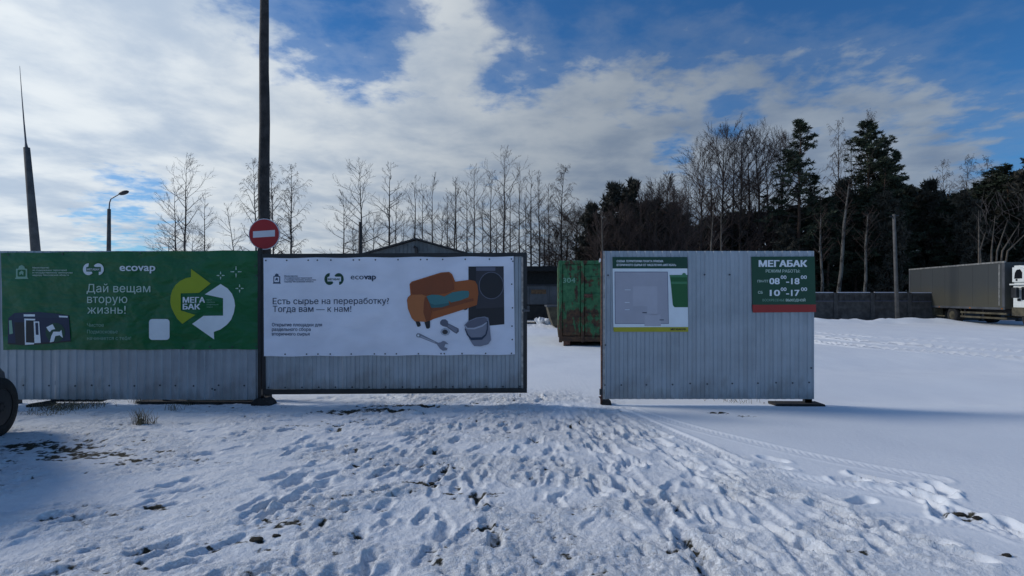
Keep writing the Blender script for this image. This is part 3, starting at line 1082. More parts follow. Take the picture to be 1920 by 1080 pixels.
def emblem(parent, x0, y0, x1, y1, Y, mat, bgm):
    w, h = x1 - x0, y1 - y0
    e = poly('emblem', [(x0 + .08 * w, y1 - .12 * h), (x0 + .08 * w, y0 + .28 * h), (x0 + .25 * w, y0 + .26 * h), (x0 + .3 * w, y0 + .1 * h), (x0 + .5 * w, y0), (x0 + .7 * w, y0 + .1 * h), (x0 + .75 * w, y0 + .26 * h), (x0 + .92 * w, y0 + .28 * h), (x0 + .92 * w, y1 - .12 * h), (x1, y1 - .02 * h), (x1, y1), (x0, y1), (x0, y1 - .02 * h)], Y, mat, parent)
    f = poly('shield', rrect(x0 + .2 * w, y0 + .34 * h, x1 - .2 * w, y1 - .16 * h, .08 * w), Y - 0.0012, bgm, e)
    poly('rider', [(x0 + .36 * w, y0 + .75 * h), (x0 + .32 * w, y0 + .55 * h), (x0 + .5 * w, y0 + .4 * h), (x0 + .66 * w, y0 + .5 * h), (x0 + .62 * w, y0 + .76 * h), (x0 + .5 * w, y0 + .62 * h)], Y - 0.0024, mat, e)


def ring_logo(parent, x0, y0, x1, y1, Y, mat, bgm, tmat):
    w, h = x1 - x0, y1 - y0
    s = lambda u, v: (x0 + u * w, y0 + v * h)
    # left broken ring and right broken ring
    rx_, ry_ = 0.26 * w, 0.5 * h
    c1 = s(0.26, 0.5)
    c2 = s(0.74, 0.5)
    poly('logo_ring', arc(c1[0], c1[1], rx_, ry_, 85, 320, 18) + [s(0.42, .70), s(0.16, 0.70), s(0.16, .33), s(0.26, .28)], Y, mat, parent)
    poly('logo_ring', arc(c2[0], c2[1], rx_, ry_, 145, -85, 18) + [s(0.76, .72), s(0.86, 0.70), s(0.86, .30), s(0.58, .30)], Y, mat, parent)
    text('logo_word', 'МЕГАБАК', x0 + .2 * w, y0 + .60 * h, .6 * w, .17 * h, Y - 0.001, tmat, parent, 0.02)


# --- green banner
YB = YF - 0.016
bn = thing('banner', (X(246), YB, 0), 'green vinyl banner with a yellow and white arrow emblem on the left fence', 'banner', 'printed banners on the metal fence')
banner_sheet(bn, (4, 474.5), (487.5, 469.5), (486.5, 654.5), (8, 656), YB, M['v_green'], amp=0.005, seed=1)
Y1, Y2, Y3 = YB - 0.008, YB - 0.010, YB - 0.012
emblem(bn, 31, 497, 56, 523, Y1, M['p_faint'], M['v_green'])
for k, (s, w) in enumerate((('Министерство', 31), ('по содержанию территорий', 64), ('и государственному жилищному', 75), ('надзору Московской области', 68))):
    text('ministry_line', s, 64, 503.5 + k * 4.6, w, 3.0, Y1, M['p_pale'], bn, 0.02)
ring_logo(bn, 158, 494, 197, 516, Y1, M['p_white'], M['v_green'], M['p_white'])
text('brand_word', 'ecovap', 227, 508, 66, 14.5, Y1, M['p_white'], bn, 0.022)
text('slogan_line', 'Дай вещам', 165, 548, 119, 15.5, Y1, M['p_pale'], bn, 0.004)
text('slogan_line', 'вторую', 166, 568, 75, 15.5, Y1, M['p_pale'], bn, 0.004)
text('slogan_line', 'жизнь!', 166, 588, 72, 15.5, Y1, M['p_pale'], bn, 0.004)
text('small_line', 'Чистое', 166, 612.5, 31, 6.8, Y1, M['p_faint'], bn, 0.006)
text('small_line', 'Подмосковье', 166, 625, 57, 6.8, Y1, M['p_faint'], bn, 0.006)
text('small_line', 'начинается с тебя!', 166, 637, 82, 6.8, Y1, M['p_faint'], bn, 0.006)
poly('white_square', rrect(281.5, 598, 320, 637, 6), Y1, M['p_white'], bn)
yel = [(720, 145), (940, 310), (810, 415), (605, 420), (605, 612), (768, 662), (622, 762), (565, 705)] + [(528, 640), (500, 580), (488, 520), (492, 450), (510, 385), (548, 325), (600, 280), (660, 250), (720, 238)]
poly('yellow_arrow', conv(yel, 240, 480, 6), Y1, M['p_yellow'], bn)
wht = [(1052, 315), (875, 432), (1080, 475), (1080, 670), (860, 673), (733, 763), (980, 937), (976, 852), (1050, 825), (1120, 775), (1170, 715), (1200, 640), (1214, 560), (1205, 490), (1180, 425), (1130, 365)]
poly('white_arrow', conv(wht, 240, 480, 6), Y1, M['p_white'], bn)
text('emblem_word', 'МЕГА', 345.3, 567.3, 40.5, 10.2, Y2, M['p_white'], bn, 0.04)
text('emblem_word', 'БАК', 345.3, 579.8, 31.5, 10.2, Y2, M['p_white'], bn, 0.04)
for k, (s, w) in enumerate((('пункт', 10), ('приёма', 15), ('вторичного', 22), ('сырья', 11))):
    text('emblem_note', s, 389.5, 563.2 + k * 4.4, w, 2.4, Y2, M['p_faint'], bn, 0.01)
for (cx, cy, r_, wd) in ((1052, 220, 44, 7), (1225, 178, 62, 6), (1265, 365, 46, 7)):
    for a in range(4):
        ca, sa = math.cos(R(90 * a)), math.sin(R(90 * a))
        q = [(r_ * .34, -wd), (r_, -wd * .5), (r_, wd * .5), (r_ * .34, wd)]
        poly('sparkle_ray', conv([(cx + u * ca - v * sa, cy + u * sa + v * ca) for u, v in q], 240, 480, 6), Y1, M['p_pale'], bn)
ph = poly('photo_print', conv([(-10, 700), (60, 640), (330, 628), (560, 650), (670, 670), (690, 960), (500, 975), (200, 1000), (-15, 985)], 20, 480, 6), Y1, M['p_blue'], bn)
poly('roof_print', conv([(60, 642), (330, 630), (560, 652), (668, 672), (660, 700), (330, 690), (62, 700)], 20, 480, 6), Y2 + 0.0006, M['p_navy'], ph)
poly('ground_print', conv([(-12, 975), (200, 985), (500, 962), (690, 950), (690, 962), (500, 980), (200, 1004), (-15, 990)], 20, 480, 6), Y2 + 0.0006, M['p_black'], ph)
poly('side_wall', conv([(60, 745), (170, 745), (175, 985), (75, 985)], 20, 480, 6), Y2, M['p_black'], ph)
poly('name_board', conv(rect(165, 655, 292, 680), 20, 480, 6), Y2, M['p_signwhite'], ph)
poly('name_board', conv([(560, 670), (660, 675), (658, 692), (562, 688)], 20, 480, 6), Y2, M['p_signwhite'], ph)
poly('door_frame', conv([(172, 703), (296, 706), (292, 724), (190, 722), (190, 970), (285, 975), (280, 992), (180, 998)], 20, 480, 6), Y2, M['p_signwhite'], ph)
poly('door_hole', conv([(191, 724), (280, 724), (284, 970), (191, 968)], 20, 480, 6), Y2, M['p_black'], ph)
poly('door_leaf', conv([(278, 735), (340, 735), (358, 975), (288, 978)], 20, 480, 6), Y3, M['p_signwhite'], ph)
poly('door_glass', conv([(297, 750), (328, 750), (335, 885), (304, 885)], 20, 480, 6), Y3 - .0015, M['p_blue'], ph)
poly('poster', conv([(0, 725), (30, 722), (45, 870), (5, 880)], 20, 480, 6), Y2, M['p_faint'], ph)
poly('leaf_print', conv(arc(520, 860, 110, 110, 0, 345, 14), 20, 480, 6), Y2, M['p_dkgreen'], ph)
poly('arrow_print', conv([(420, 800), (490, 765), (520, 820), (480, 830), (460, 855), (440, 835)], 20, 480, 6), Y3, M['p_signwhite'], ph)
poly('arrow_print', conv([(460, 970), (475, 900), (500, 850), (570, 850), (590, 830), (605, 920), (570, 890), (520, 900), (505, 960)], 20, 480, 6), Y3, M['p_signwhite'], ph)
eyelets(bn, [(18, 478), (120, 476.5), (265, 475), (480, 499), (482, 517), (484, 561), (395, 650), (437, 650), (482, 650), (345, 652)], YB - 0.006)

# --- white banner
YW = YG - 0.036
bw = thing('banner', (X(731), YW, 0), 'white vinyl banner with an orange sofa, washing machine and bucket on the gate', 'banner', 'printed banners on the metal fence')
banner_sheet(bw, (497.5, 484.5), (963, 481.5), (965.5, 664), (498.5, 667.5), YW, M['v_white'], amp=0.003, seed=5)
Y1, Y2, Y3, Y4, Y5 = [YW - 0.005 - 0.0018 * k for k in range(5)]
emblem(bw, 515, 513, 530, 532, Y1, M['p_ink'], M['v_white'])
for k, (s, w) in enumerate((('Министерство', 25), ('по содержанию территорий', 51), ('и государственному жилищному', 59), ('надзору Московской области', 54))):
    text('ministry_line', s, 536.5, 519 + k * 3.5, w, 2.4, Y1, M['p_ink'], bw, 0.02)
ring_logo(bw, 611, 512.5, 647, 534.5, Y1, M['p_dkgreen'], M['v_white'], M['p_dkgreen'])
text('brand_word', 'eco', 660, 524, 24, 10.5, Y1, M['p_navy'], bw, 0.006)
text('brand_word', 'vap', 685, 524, 21.5, 10.5, Y1, M['p_navy'], bw, 0.03)
text('slogan_line', 'Есть сырье на переработку?', 515, 570.3, 216, 11.6, Y1, M['p_navy'], bw, 0.006, -0.0035)
text('slogan_line', 'Тогда вам — к нам!', 515, 584.8, 146, 11.6, Y1, M['p_navy'], bw, 0.006, -0.0035)
text('small_line', 'Открытие площадки для', 513.5, 611.5, 93, 6.2, Y1, M['p_ink'], bw, 0.014)
text('small_line', 'раздельного сбора', 513.5, 620, 72, 6.2, Y1, M['p_ink'], bw, 0.014)
text('small_line', 'вторичного сырья', 513.5, 628.5, 70, 6.2, Y1, M['p_ink'], bw, 0.014)
cw = lambda p: conv(p, 740, 480, 5.684)
wm = poly('washer_print', cw([(790, 115), (1162, 112), (1170, 725), (960, 745), (790, 690)]), Y1, M['p_black'], bw)
poly('washer_front', cw([(868, 122), (1158, 122), (1162, 545), (872, 560)]), Y2, M['p_black2'], wm)
poly('control_panel', cw(rect(872, 122, 1075, 160)), Y3, M['p_steel2'], wm)
poly('drum_ring', cw(arc(1032, 315, 132, 145, 0, 345, 26)), Y3, M['p_steel2'], wm)
poly('drum_glass', cw(arc(1032, 315, 124, 137, 0, 345, 26)), Y4, M['p_black'], wm)
sf = poly('sofa_print', cw([(168, 300), (190, 275), (500, 178), (585, 172), (618, 195), (650, 275), (800, 255), (860, 268), (885, 310), (895, 400), (880, 520), (780, 555), (720, 575), (420, 670), (380, 690), (225, 695), (190, 660), (150, 560), (140, 470), (150, 440), (178, 415)]), Y3 - .001, M['p_orange'], bw)
poly('sofa_back', cw([(180, 300), (200, 282), (500, 190), (580, 182), (606, 205), (640, 300), (642, 360), (560, 400), (340, 420), (190, 408)]), Y4 - .001, M['p_orange2'], sf)
poly('sofa_arm', cw([(142, 470), (160, 435), (200, 415), (300, 410), (345, 430), (380, 500), (400, 580), (385, 680), (340, 700), (225, 692), (190, 655), (152, 560)]), Y5 - .004, M['p_orange3'], sf)
poly('arm_shade', cw([(330, 440), (350, 436), (382, 505), (402, 585), (388, 676), (345, 696), (315, 600), (320, 500)]), Y5 - .0055, M['p_orange2'], sf)
poly('seat_shade', cw([(390, 560), (590, 500), (840, 450), (850, 475), (600, 545), (420, 590)]), Y4 - .001, M['p_orange2'], sf)
poly('sofa_arm', cw([(655, 285), (800, 262), (850, 275), (875, 315), (885, 420), (860, 490), (830, 450), (800, 380), (650, 370)]), Y4 - .0002, M['p_orange'], sf)
poly('teal_cushion', cw([(345, 430), (400, 412), (480, 415), (530, 430), (580, 480), (590, 520), (510, 545), (400, 550), (360, 480)]), Y5 - .001, M['p_teal'], sf)
poly('teal_cushion', cw([(535, 432), (620, 388), (720, 370), (790, 372), (800, 400), (790, 440), (700, 475), (610, 495), (570, 470)]), Y5 - .001, M['p_teal'], sf)
poly('cushion_shade', cw([(372, 500), (440, 520), (585, 500), (590, 520), (510, 547), (400, 552)]), Y5 - .0025, M['p_teal2'], sf)
for q in ([(228, 690), (275, 695), (288, 735), (270, 752), (250, 750)], [(325, 700), (385, 685), (384, 760), (365, 773), (345, 768)], [(735, 570), (785, 552), (780, 566), (760, 576)]):
    poly('sofa_leg', cw(q), Y3 - .0025, M['p_black'], sf)
bk_ = poly('bucket_print', cw([(745, 735), (790, 690), (870, 655), (960, 642), (1000, 655), (1008, 690), (1030, 890), (1000, 935), (920, 958), (850, 955), (830, 930), (800, 880)]), Y4 - .0035, M['p_steel'], bw)
poly('bucket_mouth', cw([(758, 735), (800, 695), (880, 662), (960, 652), (985, 670), (985, 700), (930, 735), (850, 762), (780, 762)]), Y5 - .0035, M['p_steel2'], bk_)
poly('bucket_rim', cw([(745, 738), (758, 735), (780, 762), (850, 762), (930, 735), (985, 700), (1000, 700), (940, 748), (855, 778), (775, 776)]), Y5 - .005, M['p_steel3'], bk_)
poly('bucket_handle', cw([(750, 770), (760, 770), (785, 830), (820, 865), (930, 862), (970, 830), (985, 770), (985, 690), (996, 690), (996, 780), (980, 840), (935, 888), (820, 893), (775, 840)]), Y5 - .0065, M['p_navy'], bk_)
bt = poly('bolt_print', cw([(490, 700), (510, 675), (545, 672), (570, 690), (575, 715), (685, 770), (690, 800), (665, 825), (640, 812), (560, 755), (520, 745), (492, 725)]), Y2, M['p_steel2'], bw)
poly('bolt_thread', cw([(580, 722), (680, 775), (660, 815), (570, 748)]), Y3, M['p_steel'], bt)
nt = poly('nut_print', cw(arc(545, 805, 52, 42, 10, 355, 8)), Y3, M['p_steel3'], bw)
poly('nut_hole', cw(arc(543, 806, 30, 25, 0, 350, 12)), Y4, M['p_black2'], nt)
wr = poly('wrench_print', cw([(235, 840), (250, 820), (275, 822), (470, 920), (500, 915), (520, 900), (545, 905), (580, 935), (545, 935), (535, 965), (570, 980), (560, 1000), (520, 1005), (490, 985), (455, 935), (280, 866), (245, 862)]), Y2, M['p_steel'], bw)
poly('wrench_slot', cw([(285, 846), (440, 910), (436, 922), (285, 860)]), Y3, M['p_steel3'], wr)
poly('wrench_hole', cw(arc(260, 843, 11, 11, 0, 340, 8)), Y3, M['p_signwhite'], wr)
eyelets(bw, [(x, 489 - (x - 500) * 0.006) for x in (502, 541, 581, 598, 623, 665, 676, 706, 748, 790, 802, 831, 873, 918, 959)] +
        [(x, 663.5 - (x - 500) * 0.004) for x in (538, 578, 599, 622, 661, 704, 724, 745, 786, 828, 834, 867, 911, 959)] +
        [(959.5, 533), (961, 577), (960, 611), (960.5, 636), (961.5, 490.5)], YW - 0.004)

# --- site map board
YS = YF - 0.008
mp = thing('notice_board', (X(1219), YS, 0), 'square site map board with a green header and yellow foot on the right fence panel', 'sign')
poly('board', [(1148, 482), (1288, 482), (1290, 622), (1150, 622)], YS - 0.004, M['p_signwhite'], mp, 0.003)
poly('header', [(1148, 482), (1288, 482), (1288.2, 503.5), (1148.3, 503.5)], YS - .006, M['p_dkgreen'], mp)
text('header_line', 'СХЕМА ТЕРРИТОРИИ ПУНКТА ПРИЕМА', 1156, 491.7, 87, 3.8, YS - .008, M['p_signwhite'], mp, 0.03)
text('header_line', 'ВТОРИЧНОГО СЫРЬЯ ОТ НАСЕЛЕНИЯ «МЕГАБАК»', 1156, 498.8, 111, 3.8, YS - .008, M['p_signwhite'], mp, 0.03)
poly('footer', [(1149.8, 613.5), (1290, 613), (1290, 622), (1150, 622)], YS - .006, M['p_lemon'], mp)
text('footer_word', 'МЕГАБАК.РФ', 1257, 619, 28, 3.4, YS - .008, M['p_black'], mp, 0.04)
pm = poly('map_outline', [(1152, 509.5), (1251.5, 509.5), (1253.5, 607), (1152.5, 607)], YS - .006, M['p_mapline'], mp)
poly('map_field', [(1153, 510.5), (1250.5, 510.5), (1252.5, 606), (1153.5, 606)], YS - .0075, M['p_map'], pm)
poly('map_road', [(1208, 590), (1238, 589), (1238.5, 611), (1208, 611)], YS - .009, M['p_map2'], pm)
poly('map_yard', [(1186, 537), (1232, 537), (1232, 590), (1213, 590), (1213, 574), (1186, 574)], YS - .009, M['p_map2'], pm)
for (a, b2, c2, d2) in ((1171, 543, 1182, 544), (1171, 566.5, 1180, 567.5), (1171, 580, 1180, 581)):
    poly('map_mark', rect(a, b2, c2, d2), YS - .0105, M['p_signwhite'], pm)
for (a, b2, c2, d2) in ((1204, 585.5, 1212, 587), (1236, 599, 1244, 600.5)):
    poly('map_mark', rect(a, b2, c2, d2), YS - .0105, M['p_navy'], pm)
pb = poly('bin_print', [(1255.5, 519), (1288.3, 519), (1289.2, 576), (1264, 576), (1261, 572), (1258.5, 545), (1257, 530)], YS - .006, M['p_bin'], mp)
poly('bin_lid', [(1254.5, 515.8), (1278, 515.5), (1280, 512), (1284, 512), (1286, 515.5), (1288.3, 515.5), (1288.4, 520), (1256, 520)], YS - .0075, M['p_bin2'], pb)
poly('bin_band', [(1257.5, 528), (1288.5, 528), (1288.5, 532.5), (1258, 532.5)], YS - .0075, M['p_bin2'], pb)

# --- opening hours board
hr = thing('notice_board', (X(1468), YS, 0), 'dark green opening hours board with a red lower edge on the right fence panel', 'sign')
poly('board', [(1408, 481.5), (1526.5, 481), (1529, 585), (1411, 586)], YS - 0.004, M['p_sign_green'], hr, 0.003)
poly('red_band', [(1409.5, 571.5), (1528.7, 571), (1529.2, 585), (1411, 586)], YS - .006, M['p_red'], hr)
tm = M['p_signwhite']
text('title', 'МЕГАБАК', 1422.5, 500, 89, 11.8, YS - .006, tm, hr, 0.05)
text('subtitle', 'РЕЖИМ РАБОТЫ:', 1435, 511, 64, 5.6, YS - .006, M['p_pale'], hr, 0.02)
text('day', 'ПН-ПТ', 1419.5, 529.5, 20, 4.6, YS - .006, M['p_pale'], hr, 0.03)
text('hour', '08', 1442, 532.7, 18.5, 11.6, YS - .006, tm, hr, 0.03)
text('minute', '00', 1463, 523, 10.5, 6.8, YS - .006, tm, hr, 0.02)
text('hour', '-18', 1473.5, 532.7, 24, 11.6, YS - .006, tm, hr, 0.03)
text('minute', '00', 1500.5, 523, 11, 6.8, YS - .006, tm, hr, 0.02)
text('day', 'СБ', 1420.5, 550.5, 8.5, 4.8, YS - .006, M['p_pale'], hr, 0.03)
text('hour', '10', 1443, 554.6, 18, 11.6, YS - .006, tm, hr, 0.03)
text('minute', '00', 1463, 545.5, 10.5, 6.8, YS - .006, tm, hr, 0.02)
text('hour', '-17', 1473.5, 554.6, 24, 11.6, YS - .006, tm, hr, 0.03)
text('minute', '00', 1501, 545.5, 11, 6.8, YS - .006, tm, hr, 0.02)
text('closed_word', 'ВОСКРЕСЕНЬЕ', 1429, 565, 41, 4.6, YS - .006, M['p_faint'], hr, 0.01)
text('closed_word', 'ВЫХОДНОЙ', 1472.5, 565, 36.5, 4.6, YS - .006, M['p_pale'], hr, 0.04)

# ------------------------------------------------------------------ poles, sign, lamps
up = thing('utility_pole', (X(496, 7.95), 7.95, 0), 'tall dark utility pole rising behind the gate post, holding the round sign', 'pole')
mb = MB()
pts = []
rr = []
for k in range(25):
    z = -0.3 + k * 0.4
    pts.append((X(495.5, 7.95) + 0.006 * math.sin(k * 1.3), 7.95 + 0.006 * math.cos(k), z))
    rr.append(0.102 - 0.0026 * k + 0.0018 * math.sin(k * 2.3))
mb.tube(pts, rr, 18)
mb.build('shaft', M['pole_dark'], up, smooth=True, world=True)
for zz in (Z(426),):
    MB().tube([(X(495.5, 7.95), 7.95, zz - 0.02), (X(495.5, 7.95), 7.95, zz + 0.02)], 0.104, 20).build('steel_band', M['dark_metal'], up, world=True)
sgn = thing('road_sign', (X(487.5), 7.70, 0), 'round red no entry sign with a white bar on the dark pole', 'sign')
ysn = 7.74
MB().tube([(X(487.5), ysn, Z(437)), (X(487.5), ysn - 0.012, Z(437))], 29.6 * S, 48).build('white_edge', M['p_signbar'], sgn, world=True)
MB().tube([(X(487.5), ysn - 0.012, Z(437)), (X(487.5), ysn - 0.015, Z(437))], 28.2 * S, 48).build('red_disc', M['p_signred'], sgn, world=True)
MB().add([(X(466.5), ysn - .017, Z(444)), (X(508.3), ysn - .017, Z(441.5)), (X(508.3), ysn - .017, Z(429.2)), (X(466.5), ysn - .017, Z(431.8))], [(0, 1, 2, 3)]).build('white_bar', M['p_signbar'], sgn, world=True, fix=False)
MB().box(X(489), X(501), ysn + 0.002, ysn + 0.13, Z(446), Z(428)).build('bracket', M['dark_metal'], sgn, world=True)

YM = 20.0
ms = thing('lightning_mast', (X(70, YM), YM, 0), 'leaning tapered concrete mast with a thin spike on top at the far left', 'mast')
xb, xt = X(72, YM), X(50, YM)
MB().tube([(xb + 0.10, YM, -0.3), (X(67, YM), YM, Z(472, YM)), (xt, YM, Z(277, YM))], [0.17, 0.15, 0.10], 12).build('shaft', M['concrete_pole'], ms, smooth=True, world=True)
MB().tube([(xt, YM, Z(279, YM)), (X(48.5, YM), YM, Z(268, YM)), (X(45, YM), YM, Z(230, YM)), (X(41, YM), YM, Z(180, YM)), (X(37, YM), YM, Z(124, YM))], [0.06, 0.03, 0.022, 0.014, 0.006], 6).build('spike', M['lamp_metal'], ms, world=True)

YL = 30.0
sl = thing('street_lamp', (X(204, YL), YL, 0), 'street lamp with a bent arm above the green banner', 'street lamp')
MB().tube([(X(203, YL), YL, -0.2), (X(204.5, YL), YL, Z(392, YL))], [0.15, 0.09], 10).build('post', M['concrete_pole'], sl, smooth=True, world=True)
MB().tube([(X(204.5, YL), YL, Z(394, YL)), (X(205.5, YL), YL, Z(380, YL)), (X(208, YL), YL, Z(373, YL)), (X(222, YL), YL, Z(365, YL))], [0.035, 0.03, 0.03, 0.03], 8).build('arm', M['lamp_metal'], sl, world=True)
bm = bmesh.new()
bmesh.ops.create_uvsphere(bm, u_segments=14, v_segments=8, radius=1)
bmesh.ops.transform(bm, matrix=Matrix.Translation((X(232, YL), YL, Z(361.5, YL))) @ Matrix.Rotation(R(-17), 4, 'Y') @ Matrix.Diagonal((0.30, 0.14, 0.115, 1)), verts=bm.verts)
MB().bm(bm).build('lamp_head', M['dark_metal'], sl, smooth=True, world=True)

YQ = 35.0
tp = thing('utility_pole', (X(675, YQ), YQ, 0), 'thin dark post rising above the white banner left of the gable', 'pole')
MB().tube([(X(674, YQ), YQ, -0.2), (X(675.5, YQ), YQ, Z(416, YQ))], [0.15, 0.10], 10).build('shaft', M['pole_dark'], tp, smooth=True, world=True)
YR = 31.8
tp = thing('utility_pole', (X(1682, YR), YR, 0), 'pale concrete pole before the dark wood behind the truck', 'pole')
MB().tube([(X(1683, YR), YR, -0.2), (X(1676, YR), YR, Z(402, YR))], [0.12, 0.085], 10).build('shaft', M['concrete_pole'], tp, smooth=True, world=True)
MB().tube([(X(1668, YR), YR, Z(406, YR)), (X(1685, YR), YR, Z(404, YR))], 0.04, 6).build('crossbar', M['dark_metal'], tp, world=True)

# ------------------------------------------------------------------ green skip container
YC = 16.3
gc = thing('skip_container', (X(1048, YC), YC, 0), 'rusty green steel container with a painted number, seen through the gateway', 'container', rz=R(-4.4))
x0, x1 = X(1048, YC), X(1048, YC) + 2.45
z1 = Z(488.5, YC)
D0 = 4.6
def prm(a, b2, c2, d2, e, f, nm, mat=None, ch=0.012):
    return MB().box(a, b2, c2, d2, e, f, ch).build(nm, mat or M['green_steel'], gc, world=True)
prm(x0 + 0.03, x1 - 0.03, YC + 0.06, YC + D0, 0.22, z1 - 0.06, 'body')
prm(x0, x0 + 0.10, YC, YC + 0.16, 0.13, z1, 'corner_post')
prm(x1 - 0.10, x1, YC, YC + 0.16, 0.13, z1, 'corner_post')
prm(x0 + 0.10, x1 - 0.10, YC + 0.002, YC + 0.14, z1 - 0.12, z1 - 0.005, 'top_beam')
prm(x0 + 0.10, x1 - 0.10, YC + 0.002, YC + 0.14, 0.16, 0.32, 'bottom_beam')
xm = X(1092, YC)
prm(xm - 0.045, xm + 0.045, YC - 0.035, YC + 0.055, 0.14, z1 - 0.01, 'door_post')
prm(x0 + 0.12, xm - 0.06, YC + 0.020, YC + 0.058, 0.34, z1 - 0.13, 'door_leaf')
prm(xm + 0.06, x1 - 0.12, YC + 0.028, YC + 0.058, 0.34, z1 - 0.13, 'door_leaf')
for zz in (Z(553, YC), Z(590, YC), Z(522, YC)):
    prm(xm + 0.06, x1 - 0.14, YC - 0.005, YC + 0.026, zz - 0.045, zz + 0.045, 'door_rib')
prm(xm + 0.05, xm + 0.30, YC - 0.05, YC - 0.008, Z(558, YC), Z(551, YC), 'latch_bar', M['rust'], 0.006)
for k in range(6):
    yy = YC + 0.5 + k * 0.7
    prm(x0 - 0.02, x0 + 0.028, yy, yy + 0.09, 0.25, z1 - 0.02, 'side_rib')
for sx_ in (x0 + 0.14, x1 - 0.34):
    MB().tube([(sx_, YC + 0.14, 0.14), (sx_ + 0.2, YC + 0.14, 0.14)], 0.13, 14).build('roller', M['rust'], gc, world=True)
prm(x0 + 0.25, x0 + 0.35, YC + 0.2, YC + D0 - 0.1, 0.02, 0.22, 'skid', M['rust'])
prm(x1 - 0.35, x1 - 0.25, YC + 0.2, YC + D0 - 0.1, 0.02, 0.22, 'skid', M['rust'])
text('painted_number', '304', 0, 0, 23, 9.5, YC + 0.017, M['p_faint'], gc, -0.012, XF=X(1055.5, YC), ZF=Z(530, YC), scl=YC / F)

# grey container, olive skip, white bags, shed, gable hall
YT = 29.5
gg_ = thing('waste_container', (X(1010, YT), YT, 0), 'low grey waste container with a brown plate standing behind the gateway', 'container')
gb = lambda a, b2, c2, d2, e, f, nm, mt, ch=0.02: MB().box(a, b2, c2, d2, e, f, ch).build(nm, mt, gg_, world=True)
gb(X(930, YT), X(1062, YT), YT, YT + 2.2, Z(571, YT), Z(536, YT), 'body', M['body_grey'])
gb(X(926, YT), X(1064, YT), YT - 0.05, YT + 2.25, Z(536, YT), Z(533.5, YT), 'rim', M['dark_metal'])
gb(X(996, YT), X(1024, YT), YT - 0.03, YT - 0.003, Z(551, YT), Z(543, YT), 'name_plate', M['plate_brown'], 0.004)
for px in (940, 968, 990, 1028, 1050):
    gb(X(px, YT), X(px + 2, YT), YT - 0.05, YT - 0.002, Z(571, YT), Z(537, YT), 'rib', M['body_grey'], 0.01)
gb(X(932, YT), X(1060, YT), YT + 0.05, YT + 2.1, Z(600, YT), Z(572, YT), 'undercarriage', M['shed_dark'])
for px in (950, 1010):
    MB().tube([(X(px, YT), YT + 0.0, 0.28), (X(px, YT), YT + 0.2, 0.28)], 0.28, 16).build('wheel', M['rubber'], gg_, world=True)
YO = 25.5
os_ = thing('skip', (X(1038, YO), YO, 0), 'dirty olive skip half hidden behind the rusty green container', 'container')
MB().prism([(X(1027, YO), Z(575, YO)), (X(1080, YO), Z(573, YO)), (X(1074, YO), Z(612, YO)), (X(1038, YO), Z(612, YO)), (X(1032, YO), Z(596, YO))], 'y', YO, YO + 1.7).build('tub', M['body_olive'], os_, world=True)
MB().box(X(1025, YO), X(1082, YO), YO - 0.05, YO + 1.75, Z(576, YO), Z(572.5, YO), 0.02).build('rim', M['body_grey'], os_, world=True)


def crumple(cx, cy, cz, a, b2, c2, seed, mat, name, label, cat):
    bm_ = bmesh.new()
    bmesh.ops.create_icosphere(bm_, subdivisions=3, radius=1)
    r_ = random.Random(seed)
    dirs = [(Vector((r_.gauss(0, 1), r_.gauss(0, 1), r_.gauss(0, 1))).normalized(), r_.choice((-0.5, 0.5, 0.8)) * r_.uniform(0.5, 1.2)) for _ in range(26)]
    for v in bm_.verts:
        n_ = v.co.normalized()
        s_ = 1.0
        for d_, k_ in dirs:
            s_ -= k_ * max(0, n_.dot(d_) - 0.80) * 2.4
        v.co = n_ * (max(0.45, s_) + r_.uniform(-0.07, 0.07))
        v.co = Vector((v.co.x * a, v.co.y * b2, max(v.co.z * c2, -c2 * 0.75)))
    o_ = MB().bm(bm_).build(name, mat)
    o_.location = (cx, cy, cz)
    return tag(o_, label, cat)


YK = 27.8
crumple(X(1012, YK), YK, 0.27, 0.27, 0.25, 0.24, 4, M['bag'], 'rubbish_bag', 'larger crumpled white rubbish bag lying on the snow beside the dark container', 'bag')
crumple(X(1026, YK), YK - 0.1, 0.20, 0.25, 0.22, 0.19, 9, M['bag'], 'rubbish_bag', 'smaller crumpled white rubbish bag, right of the larger one', 'bag')

YH = 34.0
sh = thing('storage_shed', (X(985, YH), YH, 0), 'long low dark shed with an open front behind the gateway', 'shed')
sb = lambda a, b2, c2, d2, e, f, nm, mt: MB().box(a, b2, c2, d2, e, f).build(nm, mt, sh, world=True)
xa, xb_ = X(900, YH), X(1120, YH)
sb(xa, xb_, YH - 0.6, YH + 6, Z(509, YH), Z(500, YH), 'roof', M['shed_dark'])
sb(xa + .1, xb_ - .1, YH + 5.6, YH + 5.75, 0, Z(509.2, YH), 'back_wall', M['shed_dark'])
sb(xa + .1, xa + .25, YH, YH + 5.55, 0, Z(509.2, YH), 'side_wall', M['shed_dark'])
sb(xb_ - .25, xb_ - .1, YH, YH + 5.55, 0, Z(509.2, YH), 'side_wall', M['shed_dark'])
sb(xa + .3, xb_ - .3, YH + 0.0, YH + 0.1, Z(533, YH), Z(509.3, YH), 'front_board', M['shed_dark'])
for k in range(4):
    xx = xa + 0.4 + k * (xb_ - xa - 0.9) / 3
    sb(xx, xx + 0.15, YH + .11, YH + .26, 0, Z(509.3, YH), 'post', M['timber'])

